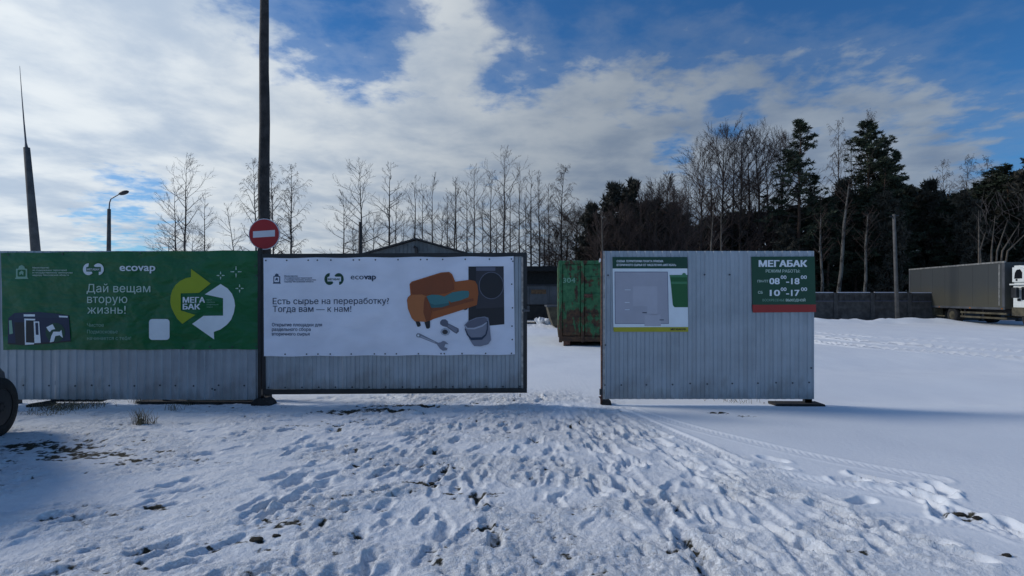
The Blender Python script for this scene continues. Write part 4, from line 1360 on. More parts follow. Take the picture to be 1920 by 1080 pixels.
YV = 42.0
hb = thing('hall', (X(782, YV), YV, 0), 'grey gabled metal hall peeking over the white banner', 'building')
ax, az = X(781, YV), Z(449.5, YV)
hw = 5.2
ez = az - hw * 0.285
MB().prism([(ax - hw, 0), (ax + hw, 0), (ax + hw, ez), (ax, az - 0.05), (ax - hw, ez)], 'y', YV + 0.05, YV + 18).build('wall', M['shed_grey'], hb, world=True)
for k in range(34):
    xx = ax - hw + 0.1 + k * (2 * hw - 0.2) / 33
    zt = az - abs(xx - ax) * 0.285 - 0.12
    MB().box(xx - 0.035, xx + 0.035, YV - 0.01, YV + 0.049, 0, zt).build('cladding_rib', M['shed_grey'], hb, world=True)
for s in (-1, 1):
    MB().prism([(ax, az), (ax + s * (hw + .5), az - (hw + .5) * 0.285), (ax + s * (hw + .5), az - (hw + .5) * 0.285 + .12), (ax, az + .12)], 'y', YV - 0.35, YV + 18.3).build('roof', M['roof_dark'], hb, world=True)
MB().tube([(ax + .05, YV - 0.05, Z(478, YV)), (ax + .05, YV - 0.25, Z(466, YV)), (ax - 0.15, YV - 0.35, Z(463, YV))], 0.12, 8).build('vent_pipe', M['dark_metal'], hb, world=True)

# ------------------------------------------------------------------ far concrete fence
YN = 33.0
cf = thing('concrete_fence', (X(1620, YN), YN, 0), 'dark old concrete panel fence along the wood on the right', 'fence')
zt = Z(549, YN)
mbp = MB().box(0, 0.26, 0, 0.24, 0, zt + 0.02, 0.02)
post_me = mbp.mesh('post', M['concrete'])
pw = 2.28
pmb = MB()
pmb.box(0.27, pw - 0.01, 0.08, 0.14, 0.05, zt - 0.06)
pmb.box(0.27, pw - 0.01, 0.04, 0.17, zt - 0.12, zt - 0.0)
pmb.box(0.27, pw - 0.01, 0.045, 0.078, zt - 0.62, zt - 0.53)
pmb.box(0.27, pw - 0.01, 0.045, 0.078, zt - 1.0, zt - 0.85)
for q in range(6):
    pmb.box(0.35 + q * 0.32, 0.40 + q * 0.32, 0.05, 0.078, zt - 0.53, zt - 0.12)
panel_me = pmb.mesh('concrete_panel', M['concrete'])
SNOWCAP = M['snow'].copy()
cap_me = MB().box(0.27, pw - 0.01, 0.05, 0.16, zt + 0.001, zt + 0.05, 0.01).mesh('snow_cap', M['p_signbar'])
led_me = MB().box(0.27, pw - 0.01, 0.0, 0.077, zt - 0.525, zt - 0.49, 0.008).mesh('snow_cap', M['p_steel2'])
xx = X(1568, YN) - 4 * pw - 0.13
for k in range(13):
    place('post', post_me, cf, (xx - cf.location.x, 0, 0))
    pn = place('concrete_panel', panel_me, cf, (xx - cf.location.x, 0, rnd.uniform(-0.03, 0.02)))
    place('snow_cap', cap_me, pn, (0, 0, 0))
    place('snow_cap', led_me, pn, (0, 0, 0))
    xx += pw

# ------------------------------------------------------------------ truck
hx, hy = -0.137, -0.9906
tk = thing('box_truck', (26.3, 35.3, 0), 'dusty grey box truck with a white cab parked at the right edge', 'truck', rz=math.atan2(hy, hx))
def tb(x0_, x1_, y0_, y1_, z0_, z1_, nm, mt, ch=0.0, par=None):
    return MB().box(x0_, x1_, y0_, y1_, z0_, z1_, ch).build(nm, mt, par or tk)
tb(0.0, 8.1, 0.0, 2.5, 0.90, 3.28, 'cargo_box', M['truck_box'], 0.02)
tb(-0.02, 8.12, -0.03, 0.05, 3.25, 3.34, 'roof_rail', M['truck_trim'], 0.01)
tb(-0.02, 8.12, 2.45, 2.53, 3.25, 3.34, 'roof_rail', M['truck_trim'], 0.01)
tb(-0.02, 8.12, -0.02, 0.03, 0.84, 0.96, 'bottom_rail', M['body_grey'], 0.01)
tb(7.72, 7.80, -0.018, 0.0, 1.05, 3.22, 'corner_strip', M['truck_trim'])
tb(7.95, 8.12, -0.015, 0.02, 0.97, 3.24, 'corner_post', M['body_grey'])
tb(-0.02, 0.10, -0.015, 0.02, 0.97, 3.24, 'corner_post', M['body_grey'])
tb(0.3, 9.9, 0.75, 0.87, 0.62, 0.84, 'chassis_rail', M['dark_metal'])
tb(0.3, 9.9, 1.63, 1.75, 0.62, 0.84, 'chassis_rail', M['dark_metal'])
for k in range(6):
    tb(1.2 + k * 1.15, 1.23 + k * 1.15, -0.006, 0.0, 0.98, 3.24, 'panel_seam', M['truck_box'])
for xx_ in (0.5, 3.0, 5.6, 7.9):
    tb(xx_, xx_ + 0.12, -0.03, -0.0201, 0.87, 0.92, 'marker_lamp', M['amber'])
tb(-0.012, -0.001, 0.06, 1.23, 0.98, 3.2, 'rear_door', M['body_grey'])
tb(-0.012, -0.001, 1.26, 2.44, 0.98, 3.2, 'rear_door', M['body_grey'])
for k in range(7):
    tb(0.5 + k * 1.15, 0.62 + k * 1.15, 0.05, 2.45, 0.842, 0.898, 'cross_member', M['dark_metal'])
tb(1.55, 2.45, 0.08, 0.55, 0.38, 0.80, 'tool_box', M['body_olive'], 0.02)
for yy in (0.06, 2.36):
    for zz in (0.58, 0.34):
        tb(4.75, 8.15, yy, yy + 0.05, zz, zz + 0.10, 'side_guard', M['body_olive'], 0.01)
    tb(5.0, 5.08, yy + .051, yy + 0.1, 0.3, 0.84, 'guard_bracket', M['dark_metal'])
    tb(6.4, 6.48, yy + .051, yy + 0.1, 0.3, 0.84, 'guard_bracket', M['dark_metal'])
tb(2.5, 3.4, 0.06, 0.11, 0.32, 0.40, 'side_guard', M['body_olive'], 0.01)
tb(0.1, 0.25, 0.1, 2.4, 0.42, 0.56, 'rear_bar', M['dark_metal'], 0.01)
for yy in (0.2, 2.15):
    tb(-0.03, -0.005, yy, yy + .15, 0.90, 1.0, 'tail_lamp', M['red_lens'])


def wheel(par, cx, y0_, y1_, cz, r_, mt_r, nm='wheel', rimr=0.56, seg=28):
    """wheel with its axle along y; tyre and rim as parts of it"""
    w_ = y1_ - y0_
    prof = [(rimr * r_, 0.02), (0.72 * r_, -0.01), (0.93 * r_, 0.02), (0.985 * r_, 0.10), (r_, 0.25), (r_, 0.75), (0.985 * r_, 0.90), (0.93 * r_, 0.98), (0.72 * r_, 1.01), (rimr * r_, 0.98)]
    vs_, fs_ = [], []
    for i in range(seg):
        a = 2 * math.pi * i / seg
        for (pr_, t_) in prof:
            lug = 0.0
            if pr_ == r_ and i % 2:
                lug = -0.012
            vs_.append((cx + (pr_ + lug) * math.cos(a), y0_ + t_ * w_, cz + (pr_ + lug) * math.sin(a)))
    n = len(prof)
    for i in range(seg):
        for j in range(n - 1):
            fs_.append((i * n + j, ((i + 1) % seg) * n + j, ((i + 1) % seg) * n + j + 1, i * n + j + 1))
    t_ = MB().add(vs_, fs_).build(nm, M['rubber'], par, smooth=True)
    rm = MB()
    for s_, yy in ((0, y0_ + 0.04 * w_), (1, y1_ - 0.04 * w_)):
        d_ = 0.22 * w_ * (1 if s_ == 0 else -1)
        rm.tube([(cx, yy, cz), (cx, yy + d_, cz)], [rimr * r_ * 1.0, rimr * r_ * 0.7], 20)
        rm.tube([(cx, yy + d_, cz), (cx, yy - d_ * 0.1, cz)], [rimr * r_ * 0.36, rimr * r_ * 0.28], 12)
        for q in range(6):
            a = q * math.pi / 3
            px_, pz_ = cx + rimr * r_ * .2 * math.cos(a), cz + rimr * r_ * .2 * math.sin(a)
            rm.tube([(px_, yy, pz_), (px_, yy - d_ * 0.2, pz_)], 0.012, 6)
    rm.build('rim', mt_r, t_)
    return t_


for (cx, ya, yb) in ((4.0, 0.08, 0.52), (4.0, 1.98, 2.42), (9.35, 0.18, 0.42), (9.35, 2.08, 2.32)):
    wheel(tk, cx, ya, yb, 0.44, 0.44, M['body_olive'])
for yy in (0.05, 1.95):
    mbq = MB()
    mbq.tube([(4.0 + 0.55 * math.cos(a), yy + 0.25, 0.44 + 0.50 * math.sin(a)) for a in [math.pi * k / 10 for k in range(11)]], 0.03, 6)
    mbq.build('mudguard', M['body_olive'], tk)
wheel(tk, 0.9, 0.15, 0.40, 0.50, 0.36, M['rim'], 'spare_wheel')
# cab
cab = MB()
sec = [(8.38, 0.55), (10.25, 0.55), (10.45, 0.75), (10.48, 1.25), (10.05, 1.42), (9.75, 2.12), (8.38, 2.12)]
cab.prism(sec, 'y', 0.17, 2.33)
bmq = bmesh.new()
tmp = cab.mesh('tmp', M['white_paint'])
bmq.from_mesh(tmp)
bmesh.ops.bevel(bmq, geom=list(bmq.edges), offset=0.05, segments=3, affect='EDGES')
cb = MB().bm(bmq).build('cab', M['white_paint'], tk, smooth=False)
pod = MB().prism([(8.34, 2.16), (9.9, 2.16), (9.85, 2.45), (9.2, 2.98), (8.9, 3.08), (8.34, 3.08)], 'y', 0.12, 2.38)
bmq = bmesh.new()
bmq.from_mesh(pod.mesh('tmp2', M['white_paint']))
bmesh.ops.bevel(bmq, geom=list(bmq.edges), offset=0.09, segments=4, affect='EDGES')
pd = MB().bm(bmq).build('sleeper_pod', M['white_paint'], tk)
MB().prism([(8.30, 2.10), (9.95, 2.10), (9.95, 2.17), (8.30, 2.17)], 'y', 0.08, 2.42).build('cab_gutter', M['white_paint'], tk)
MB().prism([(8.56, 2.42), (9.05, 2.42), (9.05, 2.72), (8.92, 2.88), (8.72, 2.86), (8.60, 2.70)], 'y', 0.108, 0.119).build('window', M['glass_dark'], pd)
MB().prism([(8.66, 2.30), (8.76, 2.30), (8.76, 2.40), (8.66, 2.40)], 'y', 0.106, 0.119).build('vent', M['dark_metal'], pd)
MB().prism([(8.95, 1.35), (9.85, 1.35), (9.62, 2.0), (8.95, 2.0)], 'y', 0.158, 0.169).build('side_window', M['glass_dark'], cb)
MB().prism([(8.70, 1.30), (8.90, 1.30), (8.90, 1.42), (8.70, 1.42)], 'y', 0.15, 0.169).build('door_handle', M['dark_metal'], cb)
MB().box(8.66, 8.98, -0.12, 0.06, 1.45, 1.98, 0.05).build('mirror', M['dark_metal'], cb)
MB().tube([(8.9, 0.0, 1.9), (9.5, 0.16, 2.0)], 0.02, 6).build('mirror_arm', M['dark_metal'], cb)
MB().prism([(10.06, 1.45), (9.79, 2.05), (9.76, 2.05), (10.02, 1.45)], 'y', 0.3, 2.2).build('windscreen', M['glass_dark'], cb)
tb(8.39, 10.40, 0.13, 0.168, 0.56, 0.98, 'dirty_sill', M['body_olive'])
tb(10.3, 10.55, 0.2, 2.3, 0.42, 0.72, 'bumper', M['body_grey'], 0.04)
for yy in (0.3, 1.9):
    tb(10.46, 10.52, yy, yy + 0.3, 0.85, 1.05, 'headlight', M['p_steel3'], 0.02)

# ------------------------------------------------------------------ parked car, only its rear corner in view
chx, chy = 0.30, -0.954                        # heading (towards the viewer)
cr = thing('parked_car', (-5.62, 5.86, 0), 'dark maroon car parked at the left edge, rear wheel showing', 'car', rz=math.atan2(chy, chx))
# local x forward, visible side is local +y ... the wheel's outer face lies at y = 0
def lat(x_):
    return 1.0
prof_side = [(-0.40, 0.30, 0.55, 0.62), (-0.30, 0.24, 0.80, 0.74), (0.0, 0.22, 0.90, 0.80), (0.5, 0.2, 0.98, 0.83), (1.2, 0.2, 1.0, 0.84), (2.4, 0.2, 1.0, 0.84), (3.0, 0.2, 0.96, 0.82), (3.3, 0.26, 0.74, 0.72), (3.38, 0.3, 0.6, 0.62)]
vs_, fs_ = [], []
nring = 12
for (lx, zb, zt_, hw_) in prof_side:
    ring = [(-1, 0.1), (-1.0, 0.5), (-0.97, 0.78), (-0.86, 0.96), (-0.5, 1.0), (0.5, 1.0), (0.86, 0.96), (0.97, 0.78), (1.0, 0.5), (1, 0.1), (0.9, 0.0), (-0.9, 0.0)]
    for (a, b2) in ring:
        vs_.append((lx, -0.83 + a * hw_, zb + (zt_ - zb) * b2))
n = nring
for i in range(len(prof_side) - 1):
    for j in range(n):
        fs_.append((i * n + j, i * n + (j + 1) % n, (i + 1) * n + (j + 1) % n, (i + 1) * n + j))
fs_.append(tuple(range(n)))
fs_.append(tuple((len(prof_side) - 1) * n + j for j in range(n))[::-1])
# the side we see is on +X side of the car
SGN = 1
def flip(vv):
    return [(x_, y_ * SGN, z_) for x_, y_, z_ in vv]
bd_ = MB().add(flip(vs_), fs_).build('body', M['car_paint'], cr, smooth=True)
cbn = MB().prism([(0.35, 0.97), (0.75, 1.40), (1.75, 1.45), (2.45, 0.99)], 'y', -1.45, -0.20)
cbn.build('cabin', M['glass_dark'], cr)
MB().prism([(0.72, 1.41), (0.75, 1.44), (1.75, 1.49), (1.85, 1.43), (1.75, 1.455), (0.75, 1.405)], 'y', -1.44, -0.21).build('roof', M['car_paint'], cr)
for cx in (0.0, 2.62):
    wheel(cr, cx, -0.20, 0.02, 0.325, 0.33, M['rim'], rimr=0.60, seg=36)
    wheel(cr, cx, -1.68, -1.46, 0.325, 0.33, M['rim'], rimr=0.60, seg=36)
MB().box(-0.42, -0.36, -1.4, -0.26, 0.36, 0.52, 0.02).build('bumper', M['rubber'], cr)
for yy in (-1.42, -0.36):
    MB().box(-0.36, -0.28, yy, yy + 0.12, 0.60, 0.72, 0.01).build('tail_lamp', M['red_lens'], cr)

# ------------------------------------------------------------------ dry grass tufts and clods
def tuft(px, py, n_, hgt, spread, label, lean=0.6, sd=0):
    x, y = G(px, py)
    r_ = random.Random(sd + px)
    mb_ = MB()
    for _ in range(n_):
        bx, by = r_.gauss(0, spread), r_.gauss(0, spread * 0.5)
        a = r_.uniform(0, 6.28)
        L = hgt * r_.uniform(0.4, 1.1)
        ln = r_.uniform(0.1, lean)
        p0 = Vector((bx, by, -0.01))
        p1 = p0 + Vector((math.cos(a) * ln * L * .4, math.sin(a) * ln * L * .4, L * .6))
        p2 = p1 + Vector((math.cos(a) * ln * L * .6, math.sin(a) * ln * L * .6, L * .35))
        mb_.tube([p0, p1, p2], [0.003, 0.0022, 0.0008], 3, cap=False)
    o_ = mb_.build('grass_tuft', M['dry_grass'], fix=False)
    o_.location = (x, y, gz(x, y))
    if spread > 0.07:
        return tag(o_, label, 'grass', None, 'stuff')
    return tag(o_, label, 'grass tuft', 'dry grass tufts poking through the snow')


tuft(262, 798, 70, 0.20, 0.055, 'dry grey grass tuft standing alone in the snow before the left fence', 0.5)
tuft(283, 796, 14, 0.16, 0.04, 'few slanting dry stalks just right of the lone grass tuft', 1.0)
tuft(112, 768, 150, 0.14, 0.16, 'wide matted dry grass heap beside the charred plank end', 1.3)
tuft(155, 764, 120, 0.12, 0.18, 'low matted dry grass right of the heap at the charred plank', 1.3)
tuft(85, 778, 60, 0.07, 0.16, 'flattened dry grass just in front of the charred plank end', 1.6)
tuft(262, 757, 60, 0.12, 0.10, 'small dark dry tuft against the middle of the left fence bottom', 0.8)
tuft(352, 759, 30, 0.09, 0.05, 'tiny dry tuft in front of the pale board under the left fence', 0.8)
tuft(322, 770, 22, 0.10, 0.06, 'sparse dry stalks between the pale board and the lone tuft', 0.9)
tuft(1380, 752, 40, 0.08, 0.20, 'thin trailing dry stalks under the right fence panel', 1.2)
tuft(1455, 756, 10, 0.06, 0.08, 'few dry stalks beside the black sleeper under the right panel', 1.2)


def clod(px, py, r_, sd, label):
    x, y = G(px, py)
    bm_ = bmesh.new()
    bmesh.ops.create_icosphere(bm_, subdivisions=2, radius=1)
    q = random.Random(sd)
    for v in bm_.verts:
        v.co *= q.uniform(0.7, 1.15)
        v.co = Vector((v.co.x * r_ * 1.4, v.co.y * r_, max(v.co.z * r_ * 0.6, -r_ * 0.3)))
    o_ = MB().bm(bm_).build('soil_clod', M['soil'])
    o_.location = (x, y, gz(x, y) + r_ * 0.15)
    return tag(o_, label, 'clod', 'frozen clods of soil on the snow')


for q, (px, py, r_, lb) in enumerate(((296, 955, .035, 'dark frozen clod lying alone in the lower left snow'), (308, 950, .022, 'small dark clod touching the lone clod on its right'), (480, 1018, .03, 'dark clod under the raised snow slab near the bottom'),
                                      (518, 1010, .022, 'small dark clod right of the raised snow slab'), (1800, 962, .03, 'mossy dark clod in the trampled patch at the right'), (1832, 972, .025, 'smaller clod right of the mossy one at the right'),
                                      (808, 908, .022, 'dark clod in the middle of the trampled snow'), (1352, 773, .03, 'dark clod before the middle of the right fence panel'), (790, 762, .03, 'dark clod in the soil strip below the gate'),
                                      (1888, 1042, .02, 'small dark clod near the lower right corner'))):
    clod(px, py, r_, q + 2, lb)

# ------------------------------------------------------------------ trees
def rot_about(v, axis, a):
    return Matrix.Rotation(a, 3, axis) @ v


def bare_tree(seed, h=16.0, rad=0.14, start=0.3, nl=30, width=2.4, up=0.75, n2=6, n3=4, trunk_sides=7, fork=None, droop=0.0, twr=0.011, trunkwob=0.25):
    r_ = random.Random(seed)
    trunk, br = MB(), MB()
    K = 14
    pts = []
    ox = oy = 0.0
    for k in range(K + 1):
        t_ = k / K
        ox += r_.gauss(0, trunkwob * 0.22)
        oy += r_.gauss(0, trunkwob * 0.22)
        pts.append(Vector((ox * t_, oy * t_, h * t_)))
    radii = [max(0.010, rad * (1 - k / K) ** 0.85) for k in range(K + 1)]
    trunk.tube(pts, radii, trunk_sides)

    def at(t_):
        q = t_ * K
        i = min(K - 1, int(q))
        return pts[i].lerp(pts[i + 1], q - i), radii[i] * (1 - (q - i)) + radii[i + 1] * (q - i)

    def limb(p, d, L, r0, lvl, upk):
        seg = 5 if lvl == 1 else (3 if lvl == 2 else 2)
        P_ = [p]
        dd = d.copy()
        for i in range(seg):
            dd = (dd + Vector((r_.gauss(0, .16), r_.gauss(0, .16), r_.gauss(0, .12) + upk * (0.30 if lvl < 3 else 0.05) - droop * (i + 1) * 0.22 * (lvl >= 2)))).normalized()
            P_.append(P_[-1] + dd * (L / seg))
        R_ = [max(r0 * (1 - i / seg * 0.85), twr * 0.45) for i in range(seg + 1)]
        br.tube(P_, R_, 4 if lvl == 1 else 3, cap=False)
        if lvl >= 3:
            return
        cntc = n2 if lvl == 1 else n3
        for c_ in range(cntc):
            t_ = 0.25 + 0.75 * (c_ + r_.random()) / cntc
            q = t_ * seg
            i = min(seg - 1, int(q))
            pp = P_[i].lerp(P_[i + 1], q - i)
            base = (P_[i + 1] - P_[i]).normalized()
            ax_ = Vector((r_.gauss(0, 1), r_.gauss(0, 1), r_.gauss(0, 1))).normalized()
            nd = rot_about(base, ax_, r_.uniform(0.45, 0.95))
            limb(pp, nd, L * r_.uniform(0.32, 0.55) * (1.1 - 0.5 * t_), max(R_[i] * 0.55, twr), lvl + 1, upk)

    for k in range(nl):
        t_ = start + (0.985 - start) * ((k + r_.random()) / nl) ** 0.9
        p, rr_ = at(t_)
        a = r_.uniform(0, 2 * math.pi)
        u = (t_ - start) / (1 - start)
        prof = (0.50 + 1.1 * u) * (1 - u) ** 0.75 + 0.10
        L = width * prof * r_.uniform(0.6, 1.15)
        el = 0.30 + 0.55 * u + r_.uniform(-0.2, 0.25)
        d = Vector((math.cos(a) * math.cos(el), math.sin(a) * math.cos(el), math.sin(el)))
        limb(p, d, L, min(rr_ * 0.5, 0.05) + 0.008, 1, up)
    return trunk, br


def pine_tree(seed, h=17.0, rad=0.22, start=0.35, nl=40, width=3.0, clumps=7, leaf=26, csize=0.55, top=0.5, flat=0.5):
    """Scots pine: bare lower trunk, limbs ending in tufts of needles"""
    r_ = random.Random(seed)
    nr = np.random.RandomState(seed)
    trunk, br = MB(), MB()
    K = 12
    pts = []
    ox = oy = 0
    for k in range(K + 1):
        t_ = k / K
        ox += r_.gauss(0, .05)
        oy += r_.gauss(0, .05)
        pts.append(Vector((ox, oy, h * t_)))
    radii = [max(0.02, rad * (1 - k / K) ** 0.8) for k in range(K + 1)]
    trunk.tube(pts, radii, 9)
    cl = []
    for k in range(nl):
        t_ = start + (1.0 - start) * (k + r_.random()) / nl
        q = t_ * K
        i = min(K - 1, int(q))
        p = pts[i].lerp(pts[i + 1], q - i)
        u = (t_ - start) / (1 - start)
        L = width * ((0.55 + 0.9 * u) * (1 - u) ** top + 0.06) * r_.uniform(0.55, 1.2)
        a = r_.uniform(0, 6.283)
        el = -0.1 + 0.8 * u + r_.uniform(-.2, .25)
        d = Vector((math.cos(a) * math.cos(el), math.sin(a) * math.cos(el), math.sin(el)))
        P_ = [p]
        for s_ in range(4):
            d = (d + Vector((r_.gauss(0, .15), r_.gauss(0, .15), r_.uniform(0.0, .22)))).normalized()
            P_.append(P_[-1] + d * L / 4)
        br.tube(P_, [0.05, 0.04, 0.03, 0.02, 0.012], 4, cap=False)
        nc = max(2, int(clumps * (0.4 + L / width)))
        for c_ in range(nc):
            tt = 0.35 + 0.65 * (c_ + r_.random()) / nc
            qq = tt * 4
            ii_ = min(3, int(qq))
            pp = P_[ii_].lerp(P_[ii_ + 1], qq - ii_)
            sp_ = 0.22 * L * (0.4 + tt)
            e_ = pp + Vector((r_.gauss(0, sp_ * .5), r_.gauss(0, sp_ * .5), abs(r_.gauss(0, sp_ * .3))))
            br.tube([pp, e_], [0.014, 0.008], 3, cap=False)
            cl.append((e_, csize * r_.uniform(0.6, 1.15)))
    cl.append((pts[-1], csize * 0.8))
    # needle tufts
    C_ = np.array([tuple(c_[0]) for c_ in cl])
    Sz = np.array([c_[1] for c_ in cl])
    N = len(cl) * leaf
    idx = np.repeat(np.arange(len(cl)), leaf)
    dirs = nr.normal(size=(N, 3))
    dirs[:, 2] = dirs[:, 2] * 0.8 + 0.5
    dirs /= np.linalg.norm(dirs, axis=1)[:, None]
    root = C_[idx] + dirs * (Sz[idx] * nr.uniform(0, 0.45, N))[:, None] * np.array([1, 1, flat])
    ln = Sz[idx] * nr.uniform(0.35, 0.75, N)
    tip = root + dirs * ln[:, None] * np.array([1, 1, flat + 0.25])
    side = np.cross(dirs, nr.normal(size=(N, 3)))
    side /= np.linalg.norm(side, axis=1)[:, None] + 1e-9
    wv = (ln * nr.uniform(0.12, 0.24, N))[:, None]
    V_ = np.empty((N * 3, 3))
    V_[0::3] = root - side * wv
    V_[1::3] = root + side * wv
    V_[2::3] = tip
    me_ = bpy.data.meshes.new('needles')
    me_.vertices.add(N * 3)
    me_.vertices.foreach_set('co', V_.ravel())
    me_.loops.add(N * 3)
    me_.loops.foreach_set('vertex_index', np.arange(N * 3, dtype=np.int32))
    me_.polygons.add(N)
    me_.polygons.foreach_set('loop_start', np.arange(0, N * 3, 3, dtype=np.int32))
    me_.update(calc_edges=True)
    return trunk, br, me_


print('trees')
BARE = []
specs = [dict(seed=1, nl=26, width=4.6), dict(seed=2, nl=24, width=3.6), dict(seed=3, nl=28, width=3.3, start=.25), dict(seed=4, nl=22, width=4.2, start=.33),
         dict(seed=5, nl=30, width=2.7, start=.28), dict(seed=6, nl=40, width=5.0, n2=7, n3=5, start=.15)]
for s_ in specs:
    s_.setdefault('up', 0.32)
for s_ in specs:
    s_.setdefault('h', 16.0)
    tr, br = bare_tree(**s_)
    BARE.append((tr.mesh('trunk', M['bark_dark'], True), br.mesh('branches', M['twigs'])))
WEEP = []
for sd_ in (21, 22):
    tr, br = bare_tree(sd_, h=16.0, nl=44, width=3.4, n2=8, n3=6, droop=1.7, start=.25, up=0.35, twr=0.009)
    WEEP.append((tr.mesh('trunk', M['birch'], True), br.mesh('branches', M['twigs_brown'])))
DENSE = []
for sd_ in (31, 32, 33):
    tr, br = bare_tree(sd_, h=16.0, nl=60, width=6.4, n2=9, n3=7, start=.12, up=0.34, rad=0.2, twr=0.012)
    DENSE.append((tr.mesh('trunk', M['bark_dark'], True), br.mesh('branches', M['twigs_brown'])))
PINE = []
for sd_, kw in ((41, dict(width=4.2, start=.20, nl=62, top=0.75, clumps=11)), (42, dict(width=4.0, start=.25, nl=66, top=0.7, clumps=11)), (43, dict(width=4.2, start=.2, nl=64, top=0.75, clumps=11)), (44, dict(width=3.4, start=.10, nl=66, clumps=8, top=0.9))):
    tr, br, nd = pine_tree(sd_, csize=0.50, leaf=30, **kw)
    nd.materials.append(M['needles'])
    PINE.append((tr.mesh('trunk', M['pine_bark'], True), br.mesh('branches', M['bark_dark']), nd))
ROUND = []
for sd_ in (51, 52, 53):
    tr, br, nd = pine_tree(sd_, h=10.0, width=2.9, start=.08, nl=75, clumps=9, leaf=24, csize=0.68, top=0.6, flat=0.8)
    nd.materials.append(M['needles_brown'])
    ROUND.append((tr.mesh('trunk', M['pine_bark'], True), br.mesh('branches', M['bark_dark']), nd))


def put_tree(lib, k, px, pytop, Y, native, label, cat, name, group, wide=1.0, tilt=0.0, rz=None):
    t_ = thing(name, (X(px, Y), Y, 0), label, cat, group)
    hh_ = Z(pytop, Y)
    s_ = hh_ / native
    t_.rotation_euler = (0, R(tilt), rnd.uniform(0, 6.28) if rz is None else rz)
    t_.scale = (s_ * wide, s_ * wide, s_)
    parts = lib[k % len(lib)]
    for nm, me_ in zip(('trunk', 'branches', 'needles'), parts):
        place(nm, me_, t_)
    return t_


ORD = ['first', 'second', 'third', 'fourth', 'fifth', 'sixth', 'seventh', 'eighth', 'ninth', 'tenth', 'eleventh', 'twelfth', 'thirteenth', 'fourteenth', 'fifteenth', 'sixteenth', 'seventeenth', 'eighteenth', 'nineteenth', 'twentieth']
# left group above the green banner
gl = 'bare trees above the green banner'
put_tree(BARE, 0, 347, 300, 52, 16, 'tallest bare tree above the green banner, with a wide crown', 'tree', 'bare_tree', gl, 1.15)
put_tree(BARE, 3, 330, 352, 50, 16, 'shorter bare tree just left of the tallest above the green banner', 'tree', 'bare_tree', gl, 1.2)
put_tree(BARE, 4, 384, 362, 50, 16, 'slim small bare tree just right of the tallest above the green banner', 'tree', 'bare_tree', gl, 1.0)
put_tree(BARE, 5, 318, 425, 46, 16, 'low bushy bare tree at the left foot of the group above the green banner', 'tree', 'bare_tree', gl, 1.4)
put_tree(BARE, 5, 362, 430, 46, 16, 'low bushy bare tree at the right foot of the group above the green banner', 'tree', 'bare_tree', gl, 1.3)
gbz = 'drooping bare birches behind the dark pole'
put_tree(WEEP, 0, 480, 300, 50, 16, 'drooping bare birch half hidden left of the dark pole', 'tree', 'birch_tree', gbz, 1.0)
put_tree(WEEP, 1, 514, 305, 53, 16, 'drooping bare birch just right of the dark pole', 'tree', 'birch_tree', gbz, 0.9)
put_tree(WEEP, 0, 546, 310, 50, 16, 'rightmost drooping bare birch near the dark pole', 'tree', 'birch_tree', gbz, 1.15, rz=2.0)
put_tree(BARE, 1, 452, 385, 48, 16, 'short leaning bare tree left of the round sign', 'tree', 'bare_tree', gbz, 1.0, -8)
# centre row
row = [(643, 362, 3, 1.1), (677, 310, 0, 1.15), (729, 305, 4, 1.1), (742, 362, 2, 1.0), (774, 333, 1, 1.05), (792, 345, 4, 0.8), (812, 335, 3, 0.95), (853, 333, 2, 1.0), (858, 345, 1, 0.9), (876, 338, 4, 0.9),
       (889, 320, 0, 0.85), (920, 320, 1, 0.9), (945, 288, 0, 1.0), (956, 345, 4, 1.0), (974, 318, 3, 0.85), (995, 320, 4, 1.0), (1011, 322, 2, 0.95), (1031, 345, 4, 0.9)]
for k, (px, py, v_, w_) in enumerate(row):
    put_tree(BARE, v_, px, py, 58 + (k * 7 % 5), 16, ORD[k] + ' from the left in the row of thin bare trees above the white banner', 'tree', 'bare_tree', 'thin bare trees in a row above the white banner', w_ * 1.1)
for k, (px, py, v_, w_) in enumerate(((662, 428, 5, 1.6), (700, 405, 5, 1.3), (756, 398, 3, 1.2), (828, 392, 5, 1.2), (838, 360, 4, 0.9), (905, 372, 3, 1.0), (930, 392, 5, 1.3), (985, 372, 3, 1.0), (1020, 388, 5, 1.3))):
    put_tree(BARE, v_, px, py, 54 + k % 4, 16, ORD[k] + ' from the left of the short twiggy undergrowth trees in the central row', 'tree', 'bare_tree', 'short undergrowth trees in the central row', w_)
put_tree(WEEP, 1, 1051, 312, 56, 16, 'dense fine-twigged birch at the right end of the central tree row', 'tree', 'birch_tree', 'thin bare trees in a row above the white banner', 1.25)
gsh = 'bushy bare scrub behind the green container'
for k, (px, py) in enumerate(((1040, 432), (1060, 408), (1078, 400), (1098, 392))):
    put_tree(DENSE, k, px, py, 42, 16, ORD[k] + ' from the left of the dark twiggy bushes above the green container', 'bush', 'bare_bush', gsh, 1.5)
